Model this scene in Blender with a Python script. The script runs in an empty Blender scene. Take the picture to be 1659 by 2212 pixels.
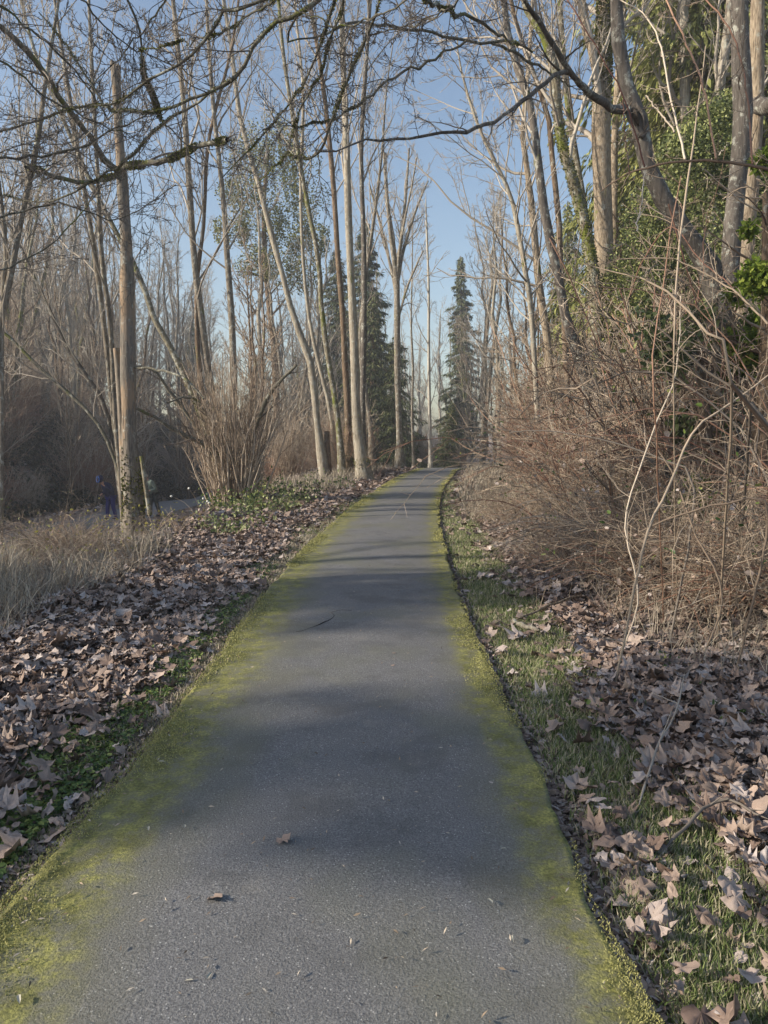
import bpy, math, random
import numpy as np
from mathutils import Vector, Matrix
rng = np.random.default_rng(7); random.seed(7)
S = bpy.context.scene
COL = S.collection
PI = math.pi
# ------------------------------------------------------------------ camera, sky, sun, exposure
F, CX, CY, TH, EYE = 1661.0, 829.5, 1106.0, math.radians(5.7), 1.5
cam_d = bpy.data.cameras.new('camera'); cam = bpy.data.objects.new('camera', cam_d); COL.objects.link(cam)
cam.location = (0, 0, EYE); cam.rotation_euler = (PI/2 - TH, 0, 0)
cam_d.sensor_fit = 'VERTICAL'; cam_d.sensor_height = 36; cam_d.lens = 36*F/2212
cam_d.clip_end = 2500; cam_d.clip_start = 0.05
S.camera = cam
SUN_E, SUN_A = math.radians(22), math.radians(14)     # elevation; degrees behind the camera's left
sv = Vector((-math.cos(SUN_E)*math.cos(SUN_A), -math.cos(SUN_E)*math.sin(SUN_A), math.sin(SUN_E)))
w = bpy.data.worlds.new('World'); S.world = w; w.use_nodes = True
wn = w.node_tree.nodes; wl = w.node_tree.links
sky = wn.new('ShaderNodeTexSky'); sky.sky_type = 'NISHITA'; sky.sun_disc = False
sky.sun_elevation = SUN_E; sky.sun_rotation = math.atan2(sv.x, sv.y) % (2*PI)
sky.air_density = 1.0; sky.dust_density = 1.4; sky.ozone_density = .9
bg = wn['Background']; bg.inputs['Strength'].default_value = 0.1
wl.new(sky.outputs[0], bg.inputs['Color'])
sd = bpy.data.lights.new('sun', 'SUN'); so = bpy.data.objects.new('sun', sd); COL.objects.link(so)
sd.energy = 3.6; sd.angle = math.radians(0.53); sd.color = (1.0, 0.88, 0.72)
so.rotation_euler = sv.to_track_quat('Z', 'Y').to_euler(); so.location = (-20, -5, 30)
S.view_settings.view_transform = 'Standard'; S.view_settings.look = 'None'
S.view_settings.gamma = 1; S.view_settings.use_curve_mapping = False
S.view_settings.exposure = 0.95
S.render.engine = 'CYCLES'
S.cycles.max_bounces = 5; S.cycles.diffuse_bounces = 3; S.cycles.glossy_bounces = 1
S.cycles.transparent_max_bounces = 4; S.cycles.caustics_reflective = False

# ------------------------------------------------------------------ helpers: geometry
def ray(u, v):
    a = (u-CX)/F; b = (CY-v)/F
    return np.array([a, math.cos(TH)+b*math.sin(TH), -math.sin(TH)+b*math.cos(TH)])
def P(u, v, Y):
    d = ray(u, v); return d*(Y/d[1]) + np.array([0, 0, EYE])
def G(u, v, z=0.0):
    d = ray(u, v); return d*((z-EYE)/d[2]) + np.array([0, 0, EYE])
def px(x, y, z):
    d = np.array([x, y, z-EYE]); f = d[1]*math.cos(TH)-d[2]*math.sin(TH); up = d[1]*math.sin(TH)+d[2]*math.cos(TH)
    return CX+F*d[0]/f, CY-F*up/f
def sm(x): x = np.clip(x, 0, 1); return x*x*(3-2*x)
def wav(x, y):
    return (np.sin(x*1.3+y*.7+.3)*np.sin(y*1.1-x*.4+1.)+.5*np.sin(x*3.1-y*2.2)*np.sin(y*2.7+x*1.9)+.25*np.sin(x*6.3+y*5.2+2)*np.sin(y*7.1-x*5.7))
def fbm(x, y, s=1.0):
    r = 0
    for i, (a, b, c) in enumerate([(1.0, .37, .1), (-.6, 1.13, 2.), (1.9, 1.4, 4.1), (-2.3, 1.7, .7), (3.9, -2.7, 1.9), (3.1, 4.6, 3.3)]):
        r = r + np.sin((a*x+b*y)*s+c+1.7*np.sin((b*x-a*y)*s*.8+c))/(1+.55*i)
    return r/2.6
ledge = [(-320, 2400), (0, 1985), (175, 1785), (300, 1642), (390, 1532), (460, 1442), (525, 1350), (585, 1270), (655, 1190), (735, 1118), (800, 1068), (860, 1030), (905, 1012)]
redge = [(1500, 2400), (1400, 2212), (1325, 2070), (1255, 1905), (1195, 1755), (1145, 1625), (1080, 1500), (1028, 1390), (990, 1290), (967, 1210), (948, 1140), (946, 1090), (956, 1055), (978, 1028), (987, 1013)]
LW = np.array([G(*q) for q in ledge]); RW = np.array([G(*q) for q in redge])
LW = np.vstack([[LW[0, 0]+.15, -8, 0], LW]); RW = np.vstack([[RW[0, 0]-.15, -8, 0], RW])
LW = np.vstack([LW, [2.6, 39, 0], [5.5, 46, 0], [10, 54, 0]]); RW = np.vstack([RW, [4.9, 38, 0], [8.2, 44, 0], [12.5, 52, 0]])
def smooth_interp(A, y):
    r = 0
    for o, wt in ((-.6, .2), (-.3, .2), (0, .2), (.3, .2), (.6, .2)):
        r = r + wt*np.interp(np.asarray(y)+o*np.clip(np.asarray(y)/8, .2, 2.5), A[:, 1], A[:, 0])
    return r
def xl(y): return smooth_interp(LW, y) + .008*np.sin(np.asarray(y)*4.1) + .007*np.sin(np.asarray(y)*9.7+1) + .004*np.sin(np.asarray(y)*31.)
def xr(y): return smooth_interp(RW, y) + .008*np.sin(np.asarray(y)*3.7+2) + .007*np.sin(np.asarray(y)*10.1) + .004*np.sin(np.asarray(y)*29.)
def drop(y): return -1.3*sm((np.asarray(y)-34.5)/16)
def H(x, y, rough=True):
    x = np.asarray(x, float); y = np.asarray(y, float)
    z = drop(y)*np.ones_like(x)
    L, R = xl(y), xr(y)
    z = z - .05
    z = z - 1.72*sm((-3.9+1.0*sm((y-10)/4.)-x-.15*np.sin(y*.5))/3.6)*sm((y-7)/5.)
    z = z + 6.1*sm((-14.6-x+.02*y)/9.0)
    z = z + .07*np.clip(x-R-1.5, 0, 28)
    dn = np.maximum(np.maximum(L-x, x-R), 0)
    m = sm((dn-.05)/1.4)
    if rough: z = z + m*.09*wav(x*.9, y*.9)
    z = np.where((x > L) & (x < R), z-.03, z)
    lowp = sm((1.9-np.abs(x-lpx(y)))/.8)*(y > 8)
    z = z*(1-lowp) + lowp*(-1.78+drop(y)*.5)
    return z
def lpx(y): return np.interp(y, [8, 20, 27, 35, 45, 60, 90], [-12.2, -11.6, -11.0, -10.2, -9.9, -11.5, -17])
def h1(x, y): return float(H(x, y))

def build(name, V, loops, starts, totals, mat, parent=None, smooth=False, attrs=None):
    me = bpy.data.meshes.new(name)
    me.vertices.add(len(V)); me.vertices.foreach_set('co', np.asarray(V, np.float32).ravel())
    me.loops.add(len(loops)); me.loops.foreach_set('vertex_index', np.asarray(loops, np.int32))
    me.polygons.add(len(starts)); me.polygons.foreach_set('loop_start', np.asarray(starts, np.int32))
    try: me.polygons.foreach_set('loop_total', np.asarray(totals, np.int32))
    except Exception: pass
    if smooth: me.polygons.foreach_set('use_smooth', np.ones(len(starts), bool))
    me.update(calc_edges=True)
    if attrs:
        for k, a in attrs.items():
            at = me.attributes.new(k, 'FLOAT', 'POINT'); at.data.foreach_set('value', np.asarray(a, np.float32))
    if mat: me.materials.append(mat)
    return link(name, me, parent)
def link(name, me, parent=None):
    o = bpy.data.objects.new(name, me); COL.objects.link(o)
    if parent: o.parent = parent
    if name in ('twigs', 'crown', 'foliage', 'moss_patch', 'stems', 'branches', 'leaves', 'leaf', 'dead_leaf', 'branches'): o['kind'] = 'stuff'
    return o
def faces(name, V, Fc, mat, parent=None, smooth=False, attrs=None):
    Fc = np.asarray(Fc); n, k = Fc.shape
    return build(name, V, Fc.ravel(), np.arange(n)*k, np.full(n, k), mat, parent, smooth, attrs)
def tag(o, label=None, cat=None, group=None, kind=None):
    if label: o['label'] = label
    if cat: o['category'] = cat
    if group: o['group'] = group
    if kind: o['kind'] = kind
    return o
def thing(name, label, cat, loc, group=None, rz=0):
    o = bpy.data.objects.new(name, None); COL.objects.link(o)
    o.location = tuple(map(float, loc)); o.rotation_euler = (0, 0, rz); o.empty_display_size = .2
    return tag(o, label, cat, group)
def copy_tree(o, parent=None):
    c = o.copy(); COL.objects.link(c); c.parent = parent
    for ch in list(o.children): copy_tree(ch, c)
    return c

class Tubes:
    """collects tapered tubes (n,k,3)+(n,k) and makes one mesh of them"""
    def __init__(s): s.b = []
    def add(s, Pt, R, sides):
        Pt = np.asarray(Pt, float); R = np.asarray(R, float)
        if Pt.ndim == 2: Pt = Pt[None]; R = R[None]
        if len(Pt): s.b.append((Pt, R, sides))
    def arrays(s, origin=(0, 0, 0)):
        VV, FF, off = [], [], 0
        for Pt, R, sd_ in s.b:
            n, k, _ = Pt.shape
            T = np.gradient(Pt, axis=1); T /= np.linalg.norm(T, axis=2, keepdims=True)+1e-9
            mt = np.abs(Pt[:, -1]-Pt[:, 0]); ref = np.eye(3)[np.argmin(mt, axis=1)][:, None, :]
            n1 = np.cross(T, ref); n1 /= np.linalg.norm(n1, axis=2, keepdims=True)+1e-9
            n2 = np.cross(T, n1)
            a = np.arange(sd_)*2*PI/sd_
            V = Pt[:, :, None, :] + R[:, :, None, None]*(np.cos(a)[None, None, :, None]*n1[:, :, None, :]+np.sin(a)[None, None, :, None]*n2[:, :, None, :])
            idx = np.arange(n*k*sd_).reshape(n, k, sd_)+off
            A = idx[:, :-1, :]; B = idx[:, 1:, :]
            q = np.stack([A, np.roll(A, -1, 2), np.roll(B, -1, 2), B], -1).reshape(-1, 4)
            VV.append(V.reshape(-1, 3)); FF.append(q); off += n*k*sd_
        return np.vstack(VV)-np.asarray(origin), np.vstack(FF)
    def make(s, name, mat, parent=None, origin=(0, 0, 0), smooth=True):
        if not s.b: return None
        V, Q = s.arrays(origin)
        return faces(name, V, Q, mat, parent, smooth)
def spawn(Pt, R, m, k=5, t=(.3, 1), ang=(38, 10), ratio=.4, rr=.6, up=.2, wob=.09, rmin=.004, lenf=None, tip=.3):
    n, K, _ = Pt.shape
    Ln = np.linalg.norm(np.diff(Pt, axis=1), axis=2).sum(1)
    tt = t[0]+(t[1]-t[0])*(np.arange(m)[None]+rng.random((n, m)))/m; tt = np.clip(tt, 0, .995)
    fi = tt*(K-1); i0 = fi.astype(int); fr = (fi-i0)[..., None]; I = np.arange(n)[:, None]
    A = Pt[I, i0]; B = Pt[I, i0+1]; pos = A+(B-A)*fr
    T = B-A; T /= np.linalg.norm(T, axis=2, keepdims=True)+1e-9
    rad = R[I, i0]*(1-fr[..., 0])+R[I, i0+1]*fr[..., 0]
    rv = rng.normal(size=(n, m, 3)); rv -= (rv*T).sum(2, keepdims=True)*T; rv /= np.linalg.norm(rv, axis=2, keepdims=True)+1e-9
    a = np.radians(rng.normal(ang[0], ang[1], (n, m)))[..., None]
    d = np.cos(a)*T+np.sin(a)*rv
    ln = (Ln[:, None]*ratio*(1-.6*tt) if lenf is None else lenf*np.ones((n, m)))*rng.uniform(.55, 1.35, (n, m))
    N = n*m; d = d.reshape(N, 3); p = pos.reshape(N, 3); ln = ln.reshape(N, 1)
    out = [p]
    for j in range(k-1):
        d = d + wob*rng.normal(size=(N, 3)); d[:, 2] += up/(k-1); d /= np.linalg.norm(d, axis=1, keepdims=True)
        p = p+d*ln/(k-1); out.append(p)
    C = np.stack(out, 1)
    r0 = np.maximum(rad.reshape(N, 1)*rr*rng.uniform(.6, 1.0, (N, 1)), rmin)
    RC = np.maximum(r0*np.linspace(1, tip, k)[None], rmin*.55)
    return C, RC
def catmull(pts, k):
    pts = np.asarray(pts, float)
    if len(pts) == 2: pts = np.vstack([pts[0], pts.mean(0), pts[1]])
    d = np.concatenate([[0], np.cumsum(np.linalg.norm(np.diff(pts[:, :3], axis=0), axis=1)+1e-6)])
    s = np.linspace(0, d[-1], k); Q = np.vstack([2*pts[0]-pts[1], pts, 2*pts[-1]-pts[-2]])
    i = np.clip(np.searchsorted(d, s, 'right')-1, 0, len(pts)-2); u = ((s-d[i])/(d[i+1]-d[i]))[:, None]
    a, b, c, e = Q[i], Q[i+1], Q[i+2], Q[i+3]
    return .5*((2*b)+(-a+c)*u+(2*a-5*b+4*c-e)*u*u+(-a+3*b-3*c+e)*u**3)

# leaves / blades / cards as arrays
def oriented(Base, Fb, pos, size, yaw, pitch, roll):
    """instances of a small base mesh -> big arrays"""
    n = len(pos); nb = len(Base)
    cy, sy, cp, sp, cr, sr = np.cos(yaw), np.sin(yaw), np.cos(pitch), np.sin(pitch), np.cos(roll), np.sin(roll)
    Rm = np.zeros((n, 3, 3))
    Rm[:, 0, 0] = cy*cp; Rm[:, 0, 1] = cy*sp*sr-sy*cr; Rm[:, 0, 2] = cy*sp*cr+sy*sr
    Rm[:, 1, 0] = sy*cp; Rm[:, 1, 1] = sy*sp*sr+cy*cr; Rm[:, 1, 2] = sy*sp*cr-cy*sr
    Rm[:, 2, 0] = -sp; Rm[:, 2, 1] = cp*sr; Rm[:, 2, 2] = cp*cr
    V = np.einsum('nij,bj->nbi', Rm, Base)*size[:, None, None]+pos[:, None, :]
    return V.reshape(-1, 3), (Fb[None]+(np.arange(n)*nb)[:, None, None]).reshape(-1, Fb.shape[1])
def maple_leaf(seed, curl, hi=False, plain=False):
    r = np.random.default_rng(seed)
    spec = [(-90, .15), (-58, .58), (-18, .58), (6, .76), (26, .62), (46, .84), (60, .76), (73, .66), (90, 1.0), (107, .66), (120, .76), (134, .84), (154, .62), (174, .76), (198, .58), (238, .58)]
    spec = [(a, q*(1 if r.random() > .18 else .72)) for a, q in spec]
    V = [[0, 0, 0]]
    if plain: spec = [(-90, .12), (-70, .5), (-45, .62), (-15, .64), (15, .66), (40, .72), (62, .85), (78, .95), (90, 1.05), (102, .95), (118, .85), (140, .72), (165, .66), (195, .64), (225, .62), (250, .5)]
    for a, q in spec:
        if plain: q *= .8
        q *= r.uniform(.85, 1.12)*.62; a = math.radians(a+r.uniform(-5, 5)); V.append([q*math.cos(a), q*math.sin(a), 0])
    V = np.array(V); m = len(V)-1
    if hi:
        mid = V[1:]*r.uniform(.45, .62, (m, 1)); V = np.vstack([V[:1], mid, V[1:]])
    if plain: V[:, 0] *= .72
    rr2 = (V[:, :2]**2).sum(1)
    ax = r.uniform(0, PI); side = V[:, 0]*math.cos(ax)+V[:, 1]*math.sin(ax)
    V[:, 2] = curl*1.5*side**2+.45*curl*rr2+r.normal(0, .05, len(V))*(rr2 > 0)
    V[:, 2] += .035*np.cos(np.arange(len(V))*PI)*(rr2 > .02)*(1 if not plain else .3)
    Fc = [[0, i, i % m+1] for i in range(1, m+1)]
    if hi:
        for i in range(1, m+1): j = i % m+1; Fc += [[i, m+i, m+j], [i, m+j, j]]
    return V, np.array(Fc)
OVAL = (np.array([[0, 0, 0], [.25, .28, .06], [.75, .22, .03], [1, 0, -.05], [.75, -.22, .03], [.25, -.28, .06]]), np.array([[0, 1, 2], [0, 2, 3], [0, 3, 4], [0, 4, 5]]))
KITE = (np.array([[0, 0, 0], [.45, .3, .05], [1, 0, -.03], [.45, -.3, .05]]), np.array([[0, 3, 2, 1]]))
def scatter_leaves(name, pos, size, mat, parent=None, base=KITE, flat=False, origin=(0, 0, 0), pitch=None):
    n = len(pos); t = .5 if flat else 1.2
    V, Fc = oriented(base[0], base[1], pos-np.asarray(origin), size*np.ones(n), rng.uniform(0, 2*PI, n), rng.normal(0 if pitch is None else pitch, t*.6, n), rng.normal(0, t, n))
    return faces(name, V, Fc, mat, parent)
def blades(name, pos, h, wd, mat, parent=None, lean=.4, origin=(0, 0, 0), bend=.5):
    n = len(pos); az = rng.uniform(0, 2*PI, n); fa = rng.uniform(0, 2*PI, n)
    h = h*np.ones(n); ln = np.abs(rng.normal(0, lean, n))
    D = np.stack([np.cos(az)*np.sin(ln), np.sin(az)*np.sin(ln), np.cos(ln)], 1); B = np.stack([np.cos(az), np.sin(az), -.3*np.ones(n)], 1)*bend*rng.random((n, 1))
    W = np.stack([np.cos(fa), np.sin(fa), np.zeros(n)], 1)*(wd*np.ones(n))[:, None]*.5
    p = pos-np.asarray(origin); hh = h[:, None]
    V = np.stack([p-W, p+W, p+D*hh*.55+B*hh*.12+W*.7, p+D*hh*.55+B*hh*.12-W*.7, p+D*hh*.9+B*hh*.55], 1).reshape(-1, 3)
    b = (np.arange(n)*5)[:, None]
    loops = np.hstack([b+np.array([0, 1, 2, 3]), b+np.array([3, 2, 4])]).ravel()
    st = (np.arange(n)*7)[:, None]+np.array([0, 4]); tot = np.tile([4, 3], n)
    return build(name, V, loops, st.ravel(), tot, mat, parent)

# ------------------------------------------------------------------ helpers: materials
class M:
    def __init__(s, name, rough=.9, spec=.2):
        s.m = bpy.data.materials.new(name); s.m.use_nodes = True; s.t = s.m.node_tree; s.b = s.t.nodes['Principled BSDF']
        s.b.inputs['Roughness'].default_value = rough; s.b.inputs['Specular IOR Level'].default_value = spec
    def n(s, typ, **kw):
        q = s.t.nodes.new(typ)
        for k, v in kw.items(): setattr(q, k, v)
        return q
    def l(s, a, b): s.t.links.new(a, b)
    def coord(s, sc=(1, 1, 1), kind='Object'):
        tc = s.n('ShaderNodeTexCoord'); mp = s.n('ShaderNodeMapping'); mp.inputs['Scale'].default_value = sc
        s.l(tc.outputs[kind], mp.inputs[0]); return mp.outputs[0]
    def noise(s, scale, detail=4, sc=(1, 1, 1), rough=.6, dist=0):
        q = s.n('ShaderNodeTexNoise'); q.inputs['Scale'].default_value = scale; q.inputs['Detail'].default_value = detail
        q.inputs['Roughness'].default_value = rough; q.inputs['Distortion'].default_value = dist; s.l(s.coord(sc), q.inputs['Vector']); return q.outputs[0]
    def ramp(s, f, stops):
        q = s.n('ShaderNodeValToRGB'); e = q.color_ramp.elements
        while len(e) < len(stops): e.new(.5)
        for i, (p, c) in enumerate(stops):
            e[i].position = p; e[i].color = (c if hasattr(c, '__len__') else (c, c, c))[:3]+(1,) if hasattr(c, '__len__') else (c, c, c, 1)
        s.l(f, q.inputs[0]); return q.outputs[0]
    def mix(s, f, a, b, mode='MIX'):
        q = s.n('ShaderNodeMix', data_type='RGBA', blend_type=mode)
        for sock, v in ((q.inputs[0], f), (q.inputs[6], a), (q.inputs[7], b)):
            if isinstance(v, bpy.types.NodeSocket): s.l(v, sock)
            elif hasattr(v, '__len__'): sock.default_value = tuple(v)+(1,)
            else: sock.default_value = v
        return q.outputs[2]
    def math(s, op, a, b=None, clamp=False):
        q = s.n('ShaderNodeMath', operation=op); q.use_clamp = clamp
        for i, v in enumerate((a, b)):
            if v is None: continue
            if isinstance(v, bpy.types.NodeSocket): s.l(v, q.inputs[i])
            else: q.inputs[i].default_value = v
        return q.outputs[0]
    def base(s, c): s.l(c, s.b.inputs['Base Color']) if isinstance(c, bpy.types.NodeSocket) else setattr(s.b.inputs['Base Color'], 'default_value', tuple(c)+(1,))
    def bump(s, h, st=.5, d=.01):
        q = s.n('ShaderNodeBump'); q.inputs['Strength'].default_value = st; q.inputs['Distance'].default_value = d
        s.l(h, q.inputs['Height']); s.l(q.outputs[0], s.b.inputs['Normal'])
    def rnd(s):
        g = s.n('ShaderNodeNewGeometry'); o = s.n('ShaderNodeObjectInfo')
        return s.math('FRACT', s.math('ADD', g.outputs['Random Per Island'], o.outputs['Random']))
def bark(name, dark, light, furrow=26, lichen=.0, moss=.0, lc=(.42, .43, .38), peel=0):
    q = M(name, .95, .15)
    f = q.noise(furrow, 5, (1, 1, .16), .65, .3)
    c = q.ramp(f, [(.32, dark), (.62, light)])
    big = q.noise(1.7, 3, (1, 1, .5)); c = q.mix(q.ramp(big, [(.35, .0), (.7, .45)]), c, tuple(x*.55 for x in dark))
    if peel:
        pn = q.noise(2.2, 5, (1.2, 1.2, .35)); c = q.mix(q.ramp(pn, [(.52, 0.), (.55, peel)]), c, q.mix(q.noise(18, 4, (1, 1, .1)), (.24, .16, .10), (.48, .36, .25))); c = q.mix(q.ramp(q.noise(13, 3, (1, 1, .07)), [(.60, 0.), (.66, .9)]), c, (.05, .042, .036)); c = q.mix(q.ramp(q.noise(1.1, 3, (1, 1, .5)), [(.5, 0.), (.6, .6)]), c, (.20, .19, .175))
    if lichen:
        ln = q.noise(9, 6, (1, 1, .8), .75); c = q.mix(q.ramp(ln, [(.60-lichen*.2, 0.), (.68-lichen*.2, .85)]), c, lc)
    if moss:
        mn = q.noise(2.4, 6, (1, 1, .45), .7); fine = q.noise(45, 2)
        mc = q.mix(fine, (.05, .07, .012), (.20, .22, .035)); c = q.mix(q.ramp(mn, [(.64-moss*.25, 0.), (.72-moss*.25, .95)]), c, mc)
    q.base(c); q.bump(f, .9, .02); return q.m
def twigm(name, a, b, rough=.7):
    q = M(name, rough, .3); c = q.mix(q.rnd(), a, b); q.base(c); return q.m
def leafm(name, stops, rough=.6, spec=.3, trans=0, veins=True):
    q = M(name, rough, spec); c = q.ramp(q.rnd(), stops)
    if veins: c = q.mix(.35, c, q.ramp(q.noise(60, 3), [(.3, (.25, .25, .25)), (.7, (1.2, 1.2, 1.2))]), 'MULTIPLY')
    q.base(c)
    if trans:
        t = q.n('ShaderNodeBsdfTranslucent'); q.l(c, t.inputs[0]); mx = q.n('ShaderNodeMixShader'); mx.inputs[0].default_value = trans
        q.l(q.b.outputs[0], mx.inputs[1]); q.l(t.outputs[0], mx.inputs[2]); q.l(mx.outputs[0], q.t.nodes['Material Output'].inputs[0])
    return q.m
BK = dict(
    grey=bark('bark_grey', (.10, .085, .065), (.33, .29, .235), 30, .35, .12),
    pale=bark('bark_pale', (.20, .175, .14), (.46, .42, .34), 26, .3, .10),
    brown=bark('bark_brown', (.085, .06, .04), (.27, .20, .14), 30, .15, .15),
    mossy=bark('bark_mossy', (.08, .07, .045), (.28, .25, .18), 30, .45, .48),
    furrow=bark('bark_furrowed', (.13, .10, .07), (.46, .385, .29), 44, .1, .12),
    dark=bark('bark_dark', (.075, .066, .058), (.19, .17, .15), 28, .3, .1),
    snag=bark('wood_snag', (.11, .095, .08), (.33, .29, .24), 34, .12, .1, peel=.7),
    white=bark('bark_white', (.34, .32, .28), (.62, .59, .52), 22, .1, 0),
    limb=bark('bark_limb', (.08, .078, .06), (.24, .225, .18), 40, .25, .35))
TW = dict(
    grey=twigm('twig_grey', (.24, .21, .175), (.45, .41, .35)),
    brown=twigm('twig_brown', (.11, .075, .055), (.50, .41, .31)),
    red=twigm('twig_red', (.13, .06, .045), (.46, .29, .20)),
    tan=twigm('twig_tan', (.24, .18, .13), (.62, .54, .44)),
    dark=twigm('twig_dark', (.09, .075, .062), (.20, .175, .15)),
    straw=twigm('straw', (.20, .17, .13), (.50, .45, .36)))
LITTER_STOPS = [(0, (.16, .115, .095)), (.2, (.25, .18, .145)), (.45, (.35, .265, .215)), (.65, (.42, .325, .265)), (.82, (.46, .385, .345)), (1, (.52, .46, .43))]
LITTER = leafm('fallen_leaf', LITTER_STOPS, .65, .35)
IVY = leafm('ivy_leaf', [(0, (.05, .07, .03)), (.45, (.11, .14, .05)), (.75, (.22, .26, .085)), (1, (.40, .43, .18))], .55, .35, .15, False)
CEDAR = leafm('cedar_spray', [(0, (.10, .11, .04)), (.5, (.23, .25, .08)), (1, (.38, .40, .15))], .8, .2, .15, False)
BRIGHT = leafm('bright_spray', [(0, (.08, .13, .02)), (.5, (.17, .24, .035)), (1, (.30, .36, .07))], .7, .2, .3, False)
FIR = leafm('fir_needles', [(0, (.055, .07, .035)), (.5, (.11, .13, .06)), (1, (.19, .21, .10))], .8, .2, 0, False)
MADR = leafm('glossy_leaf', [(0, (.09, .10, .035)), (.5, (.19, .20, .07)), (1, (.34, .34, .14))], .7, .2, .2, False)
GREENL = leafm('green_leaf', [(0, (.03, .07, .02)), (.5, (.08, .14, .03)), (.8, (.17, .23, .06)), (1, (.34, .36, .10))], .45, .4, .3, False)
PALEG = leafm('pale_green_leaf', [(0, (.10, .14, .05)), (.5, (.22, .27, .10)), (1, (.44, .46, .24))], .5, .4, .3, False)
YELLOWL = leafm('yellow_leaf', [(0, (.16, .17, .05)), (.5, (.34, .33, .09)), (1, (.50, .46, .12))], .6, .3, .35, False)
GRASS = leafm('grass_blade', [(0, (.08, .12, .04)), (.3, (.16, .23, .07)), (.5, (.27, .32, .13)), (.72, (.44, .41, .27)), (1, (.58, .53, .40))], .6, .3, .3, False)
MOSS = leafm('moss_tuft', [(0, (.20, .20, .09)), (.5, (.36, .355, .14)), (1, (.50, .48, .22))], .95, .1, .2, False)
MOSSL = leafm('branch_moss', [(0, (.06, .065, .025)), (.6, (.15, .16, .045)), (1, (.30, .29, .08))], .95, .1, 0, False)

# ------------------------------------------------------------------ ground, paths
def ground():
    a = np.unique(np.concatenate([np.linspace(-4.5, 5, 130), np.linspace(-30, -4.5, 110), np.linspace(5, 30, 60), [-900, -500, -250, -140, -90, -65, -50, -40, -35, 36, 45, 60, 90, 140, 250, 500, 900]]))
    b = np.unique(np.concatenate([np.linspace(-10, 12, 200), np.linspace(12, 60, 160), np.linspace(60, 120, 30), [-900, -400, -150, -80, -45, -25, -15, 140, 200, 320, 600, 1200]]))
    X, Y = np.meshgrid(a, b); Z = H(X, Y)
    V = np.stack([X, Y, Z], -1).reshape(-1, 3); i = np.arange(X.size).reshape(X.shape)
    Q = np.stack([i[:-1, :-1], i[:-1, 1:], i[1:, 1:], i[1:, :-1]], -1).reshape(-1, 4)
    q = M('forest_floor', .97, .1)
    n1 = q.noise(26, 6, rough=.75); n2 = q.noise(1.3, 4); n3 = q.noise(110, 3)
    c = q.ramp(n1, [(.3, (.13, .105, .088)), (.5, (.25, .195, .16)), (.7, (.38, .30, .25))])
    c = q.mix(q.ramp(n2, [(.52, 0.), (.68, .5)]), c, q.mix(n3, (.035, .05, .015), (.10, .12, .04)))
    q.base(c); q.bump(n1, 1, .05)
    return tag(faces('forest_floor', V, Q, q.m, None, True), kind='structure')
FLOOR = ground()
def asphalt(name, mossy):
    q = M(name, .82, .3)
    sp = q.noise(150, 3, rough=.75); sp2 = q.noise(95, 2, rough=.5); big = q.noise(.9, 4); mid = q.noise(7, 4)
    c = q.ramp(sp, [(.36, (.105, .105, .106)), (.5, (.19, .19, .19)), (.62, (.26, .26, .257)), (.72, (.44, .44, .42))])
    c = q.mix(q.ramp(sp2, [(.62, 0.), (.70, .75)]), c, (.32, .32, .31))
    vo = q.n('ShaderNodeTexVoronoi'); vo.inputs['Scale'].default_value = 62; q.l(q.coord(), vo.inputs[0])
    c = q.mix(q.math('MULTIPLY', q.math('LESS_THAN', vo.outputs['Distance'], .17), q.math('GREATER_THAN', q.noise(33, 1), .53)), c, (.52, .52, .50))
    c = q.mix(q.ramp(big, [(.35, .0), (.65, .3)]), c, (.11, .11, .112))
    c = q.mix(q.ramp(q.noise(2.3, 5, rough=.65), [(.52, 0.), (.62, .4)]), c, (.10, .10, .098)); c = q.mix(q.ramp(q.noise(4.1, 4), [(.6, 0.), (.72, .35)]), c, (.28, .265, .235))
    if mossy:
        al = q.n('ShaderNodeAttribute', attribute_name='dl').outputs['Fac']; ar = q.n('ShaderNodeAttribute', attribute_name='dr').outputs['Fac']
        def band(d, wdt, amp):
            e = q.math('ADD', d, q.math('MULTIPLY', q.math('SUBTRACT', q.noise(2.6, 5, (1, .6, 1), .6), .5), amp))
            return q.math('SUBTRACT', 1, q.math('DIVIDE', e, wdt), True)
        fade = q.math('MAXIMUM', band(al, .62, .8), band(ar, .36, .5))
        ol = q.mix(mid, (.14, .135, .065), (.23, .22, .10))
        c = q.mix(q.ramp(fade, [(.0, 0.), (.9, .62)]), c, ol)
        st = q.noise(.75, 3, (1.3, 1, 1)); c = q.mix(q.ramp(st, [(.5, 0.), (.66, .38)]), c, (.17, .175, .10))
        core = q.math('MAXIMUM', band(al, .42, .40), band(ar, .24, .28))
        mo = q.mix(q.ramp(q.noise(75, 4), [(.35, 0.), (.65, 1.)]), (.16, .165, .06), (.43, .415, .12))
        mo = q.mix(q.ramp(mid, [(.4, .6), (.6, 0.)]), mo, (.07, .075, .02))
        brk = q.ramp(q.noise(11, 5, rough=.7), [(.38, .05), (.56, .95)]); c = q.mix(q.math('MULTIPLY', q.ramp(core, [(.08, 0.), (.5, .97)]), brk), c, mo)
    q.base(c); q.bump(q.math('ADD', sp, q.math('MULTIPLY', sp2, .6)), .8, .006); return q.m
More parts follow.
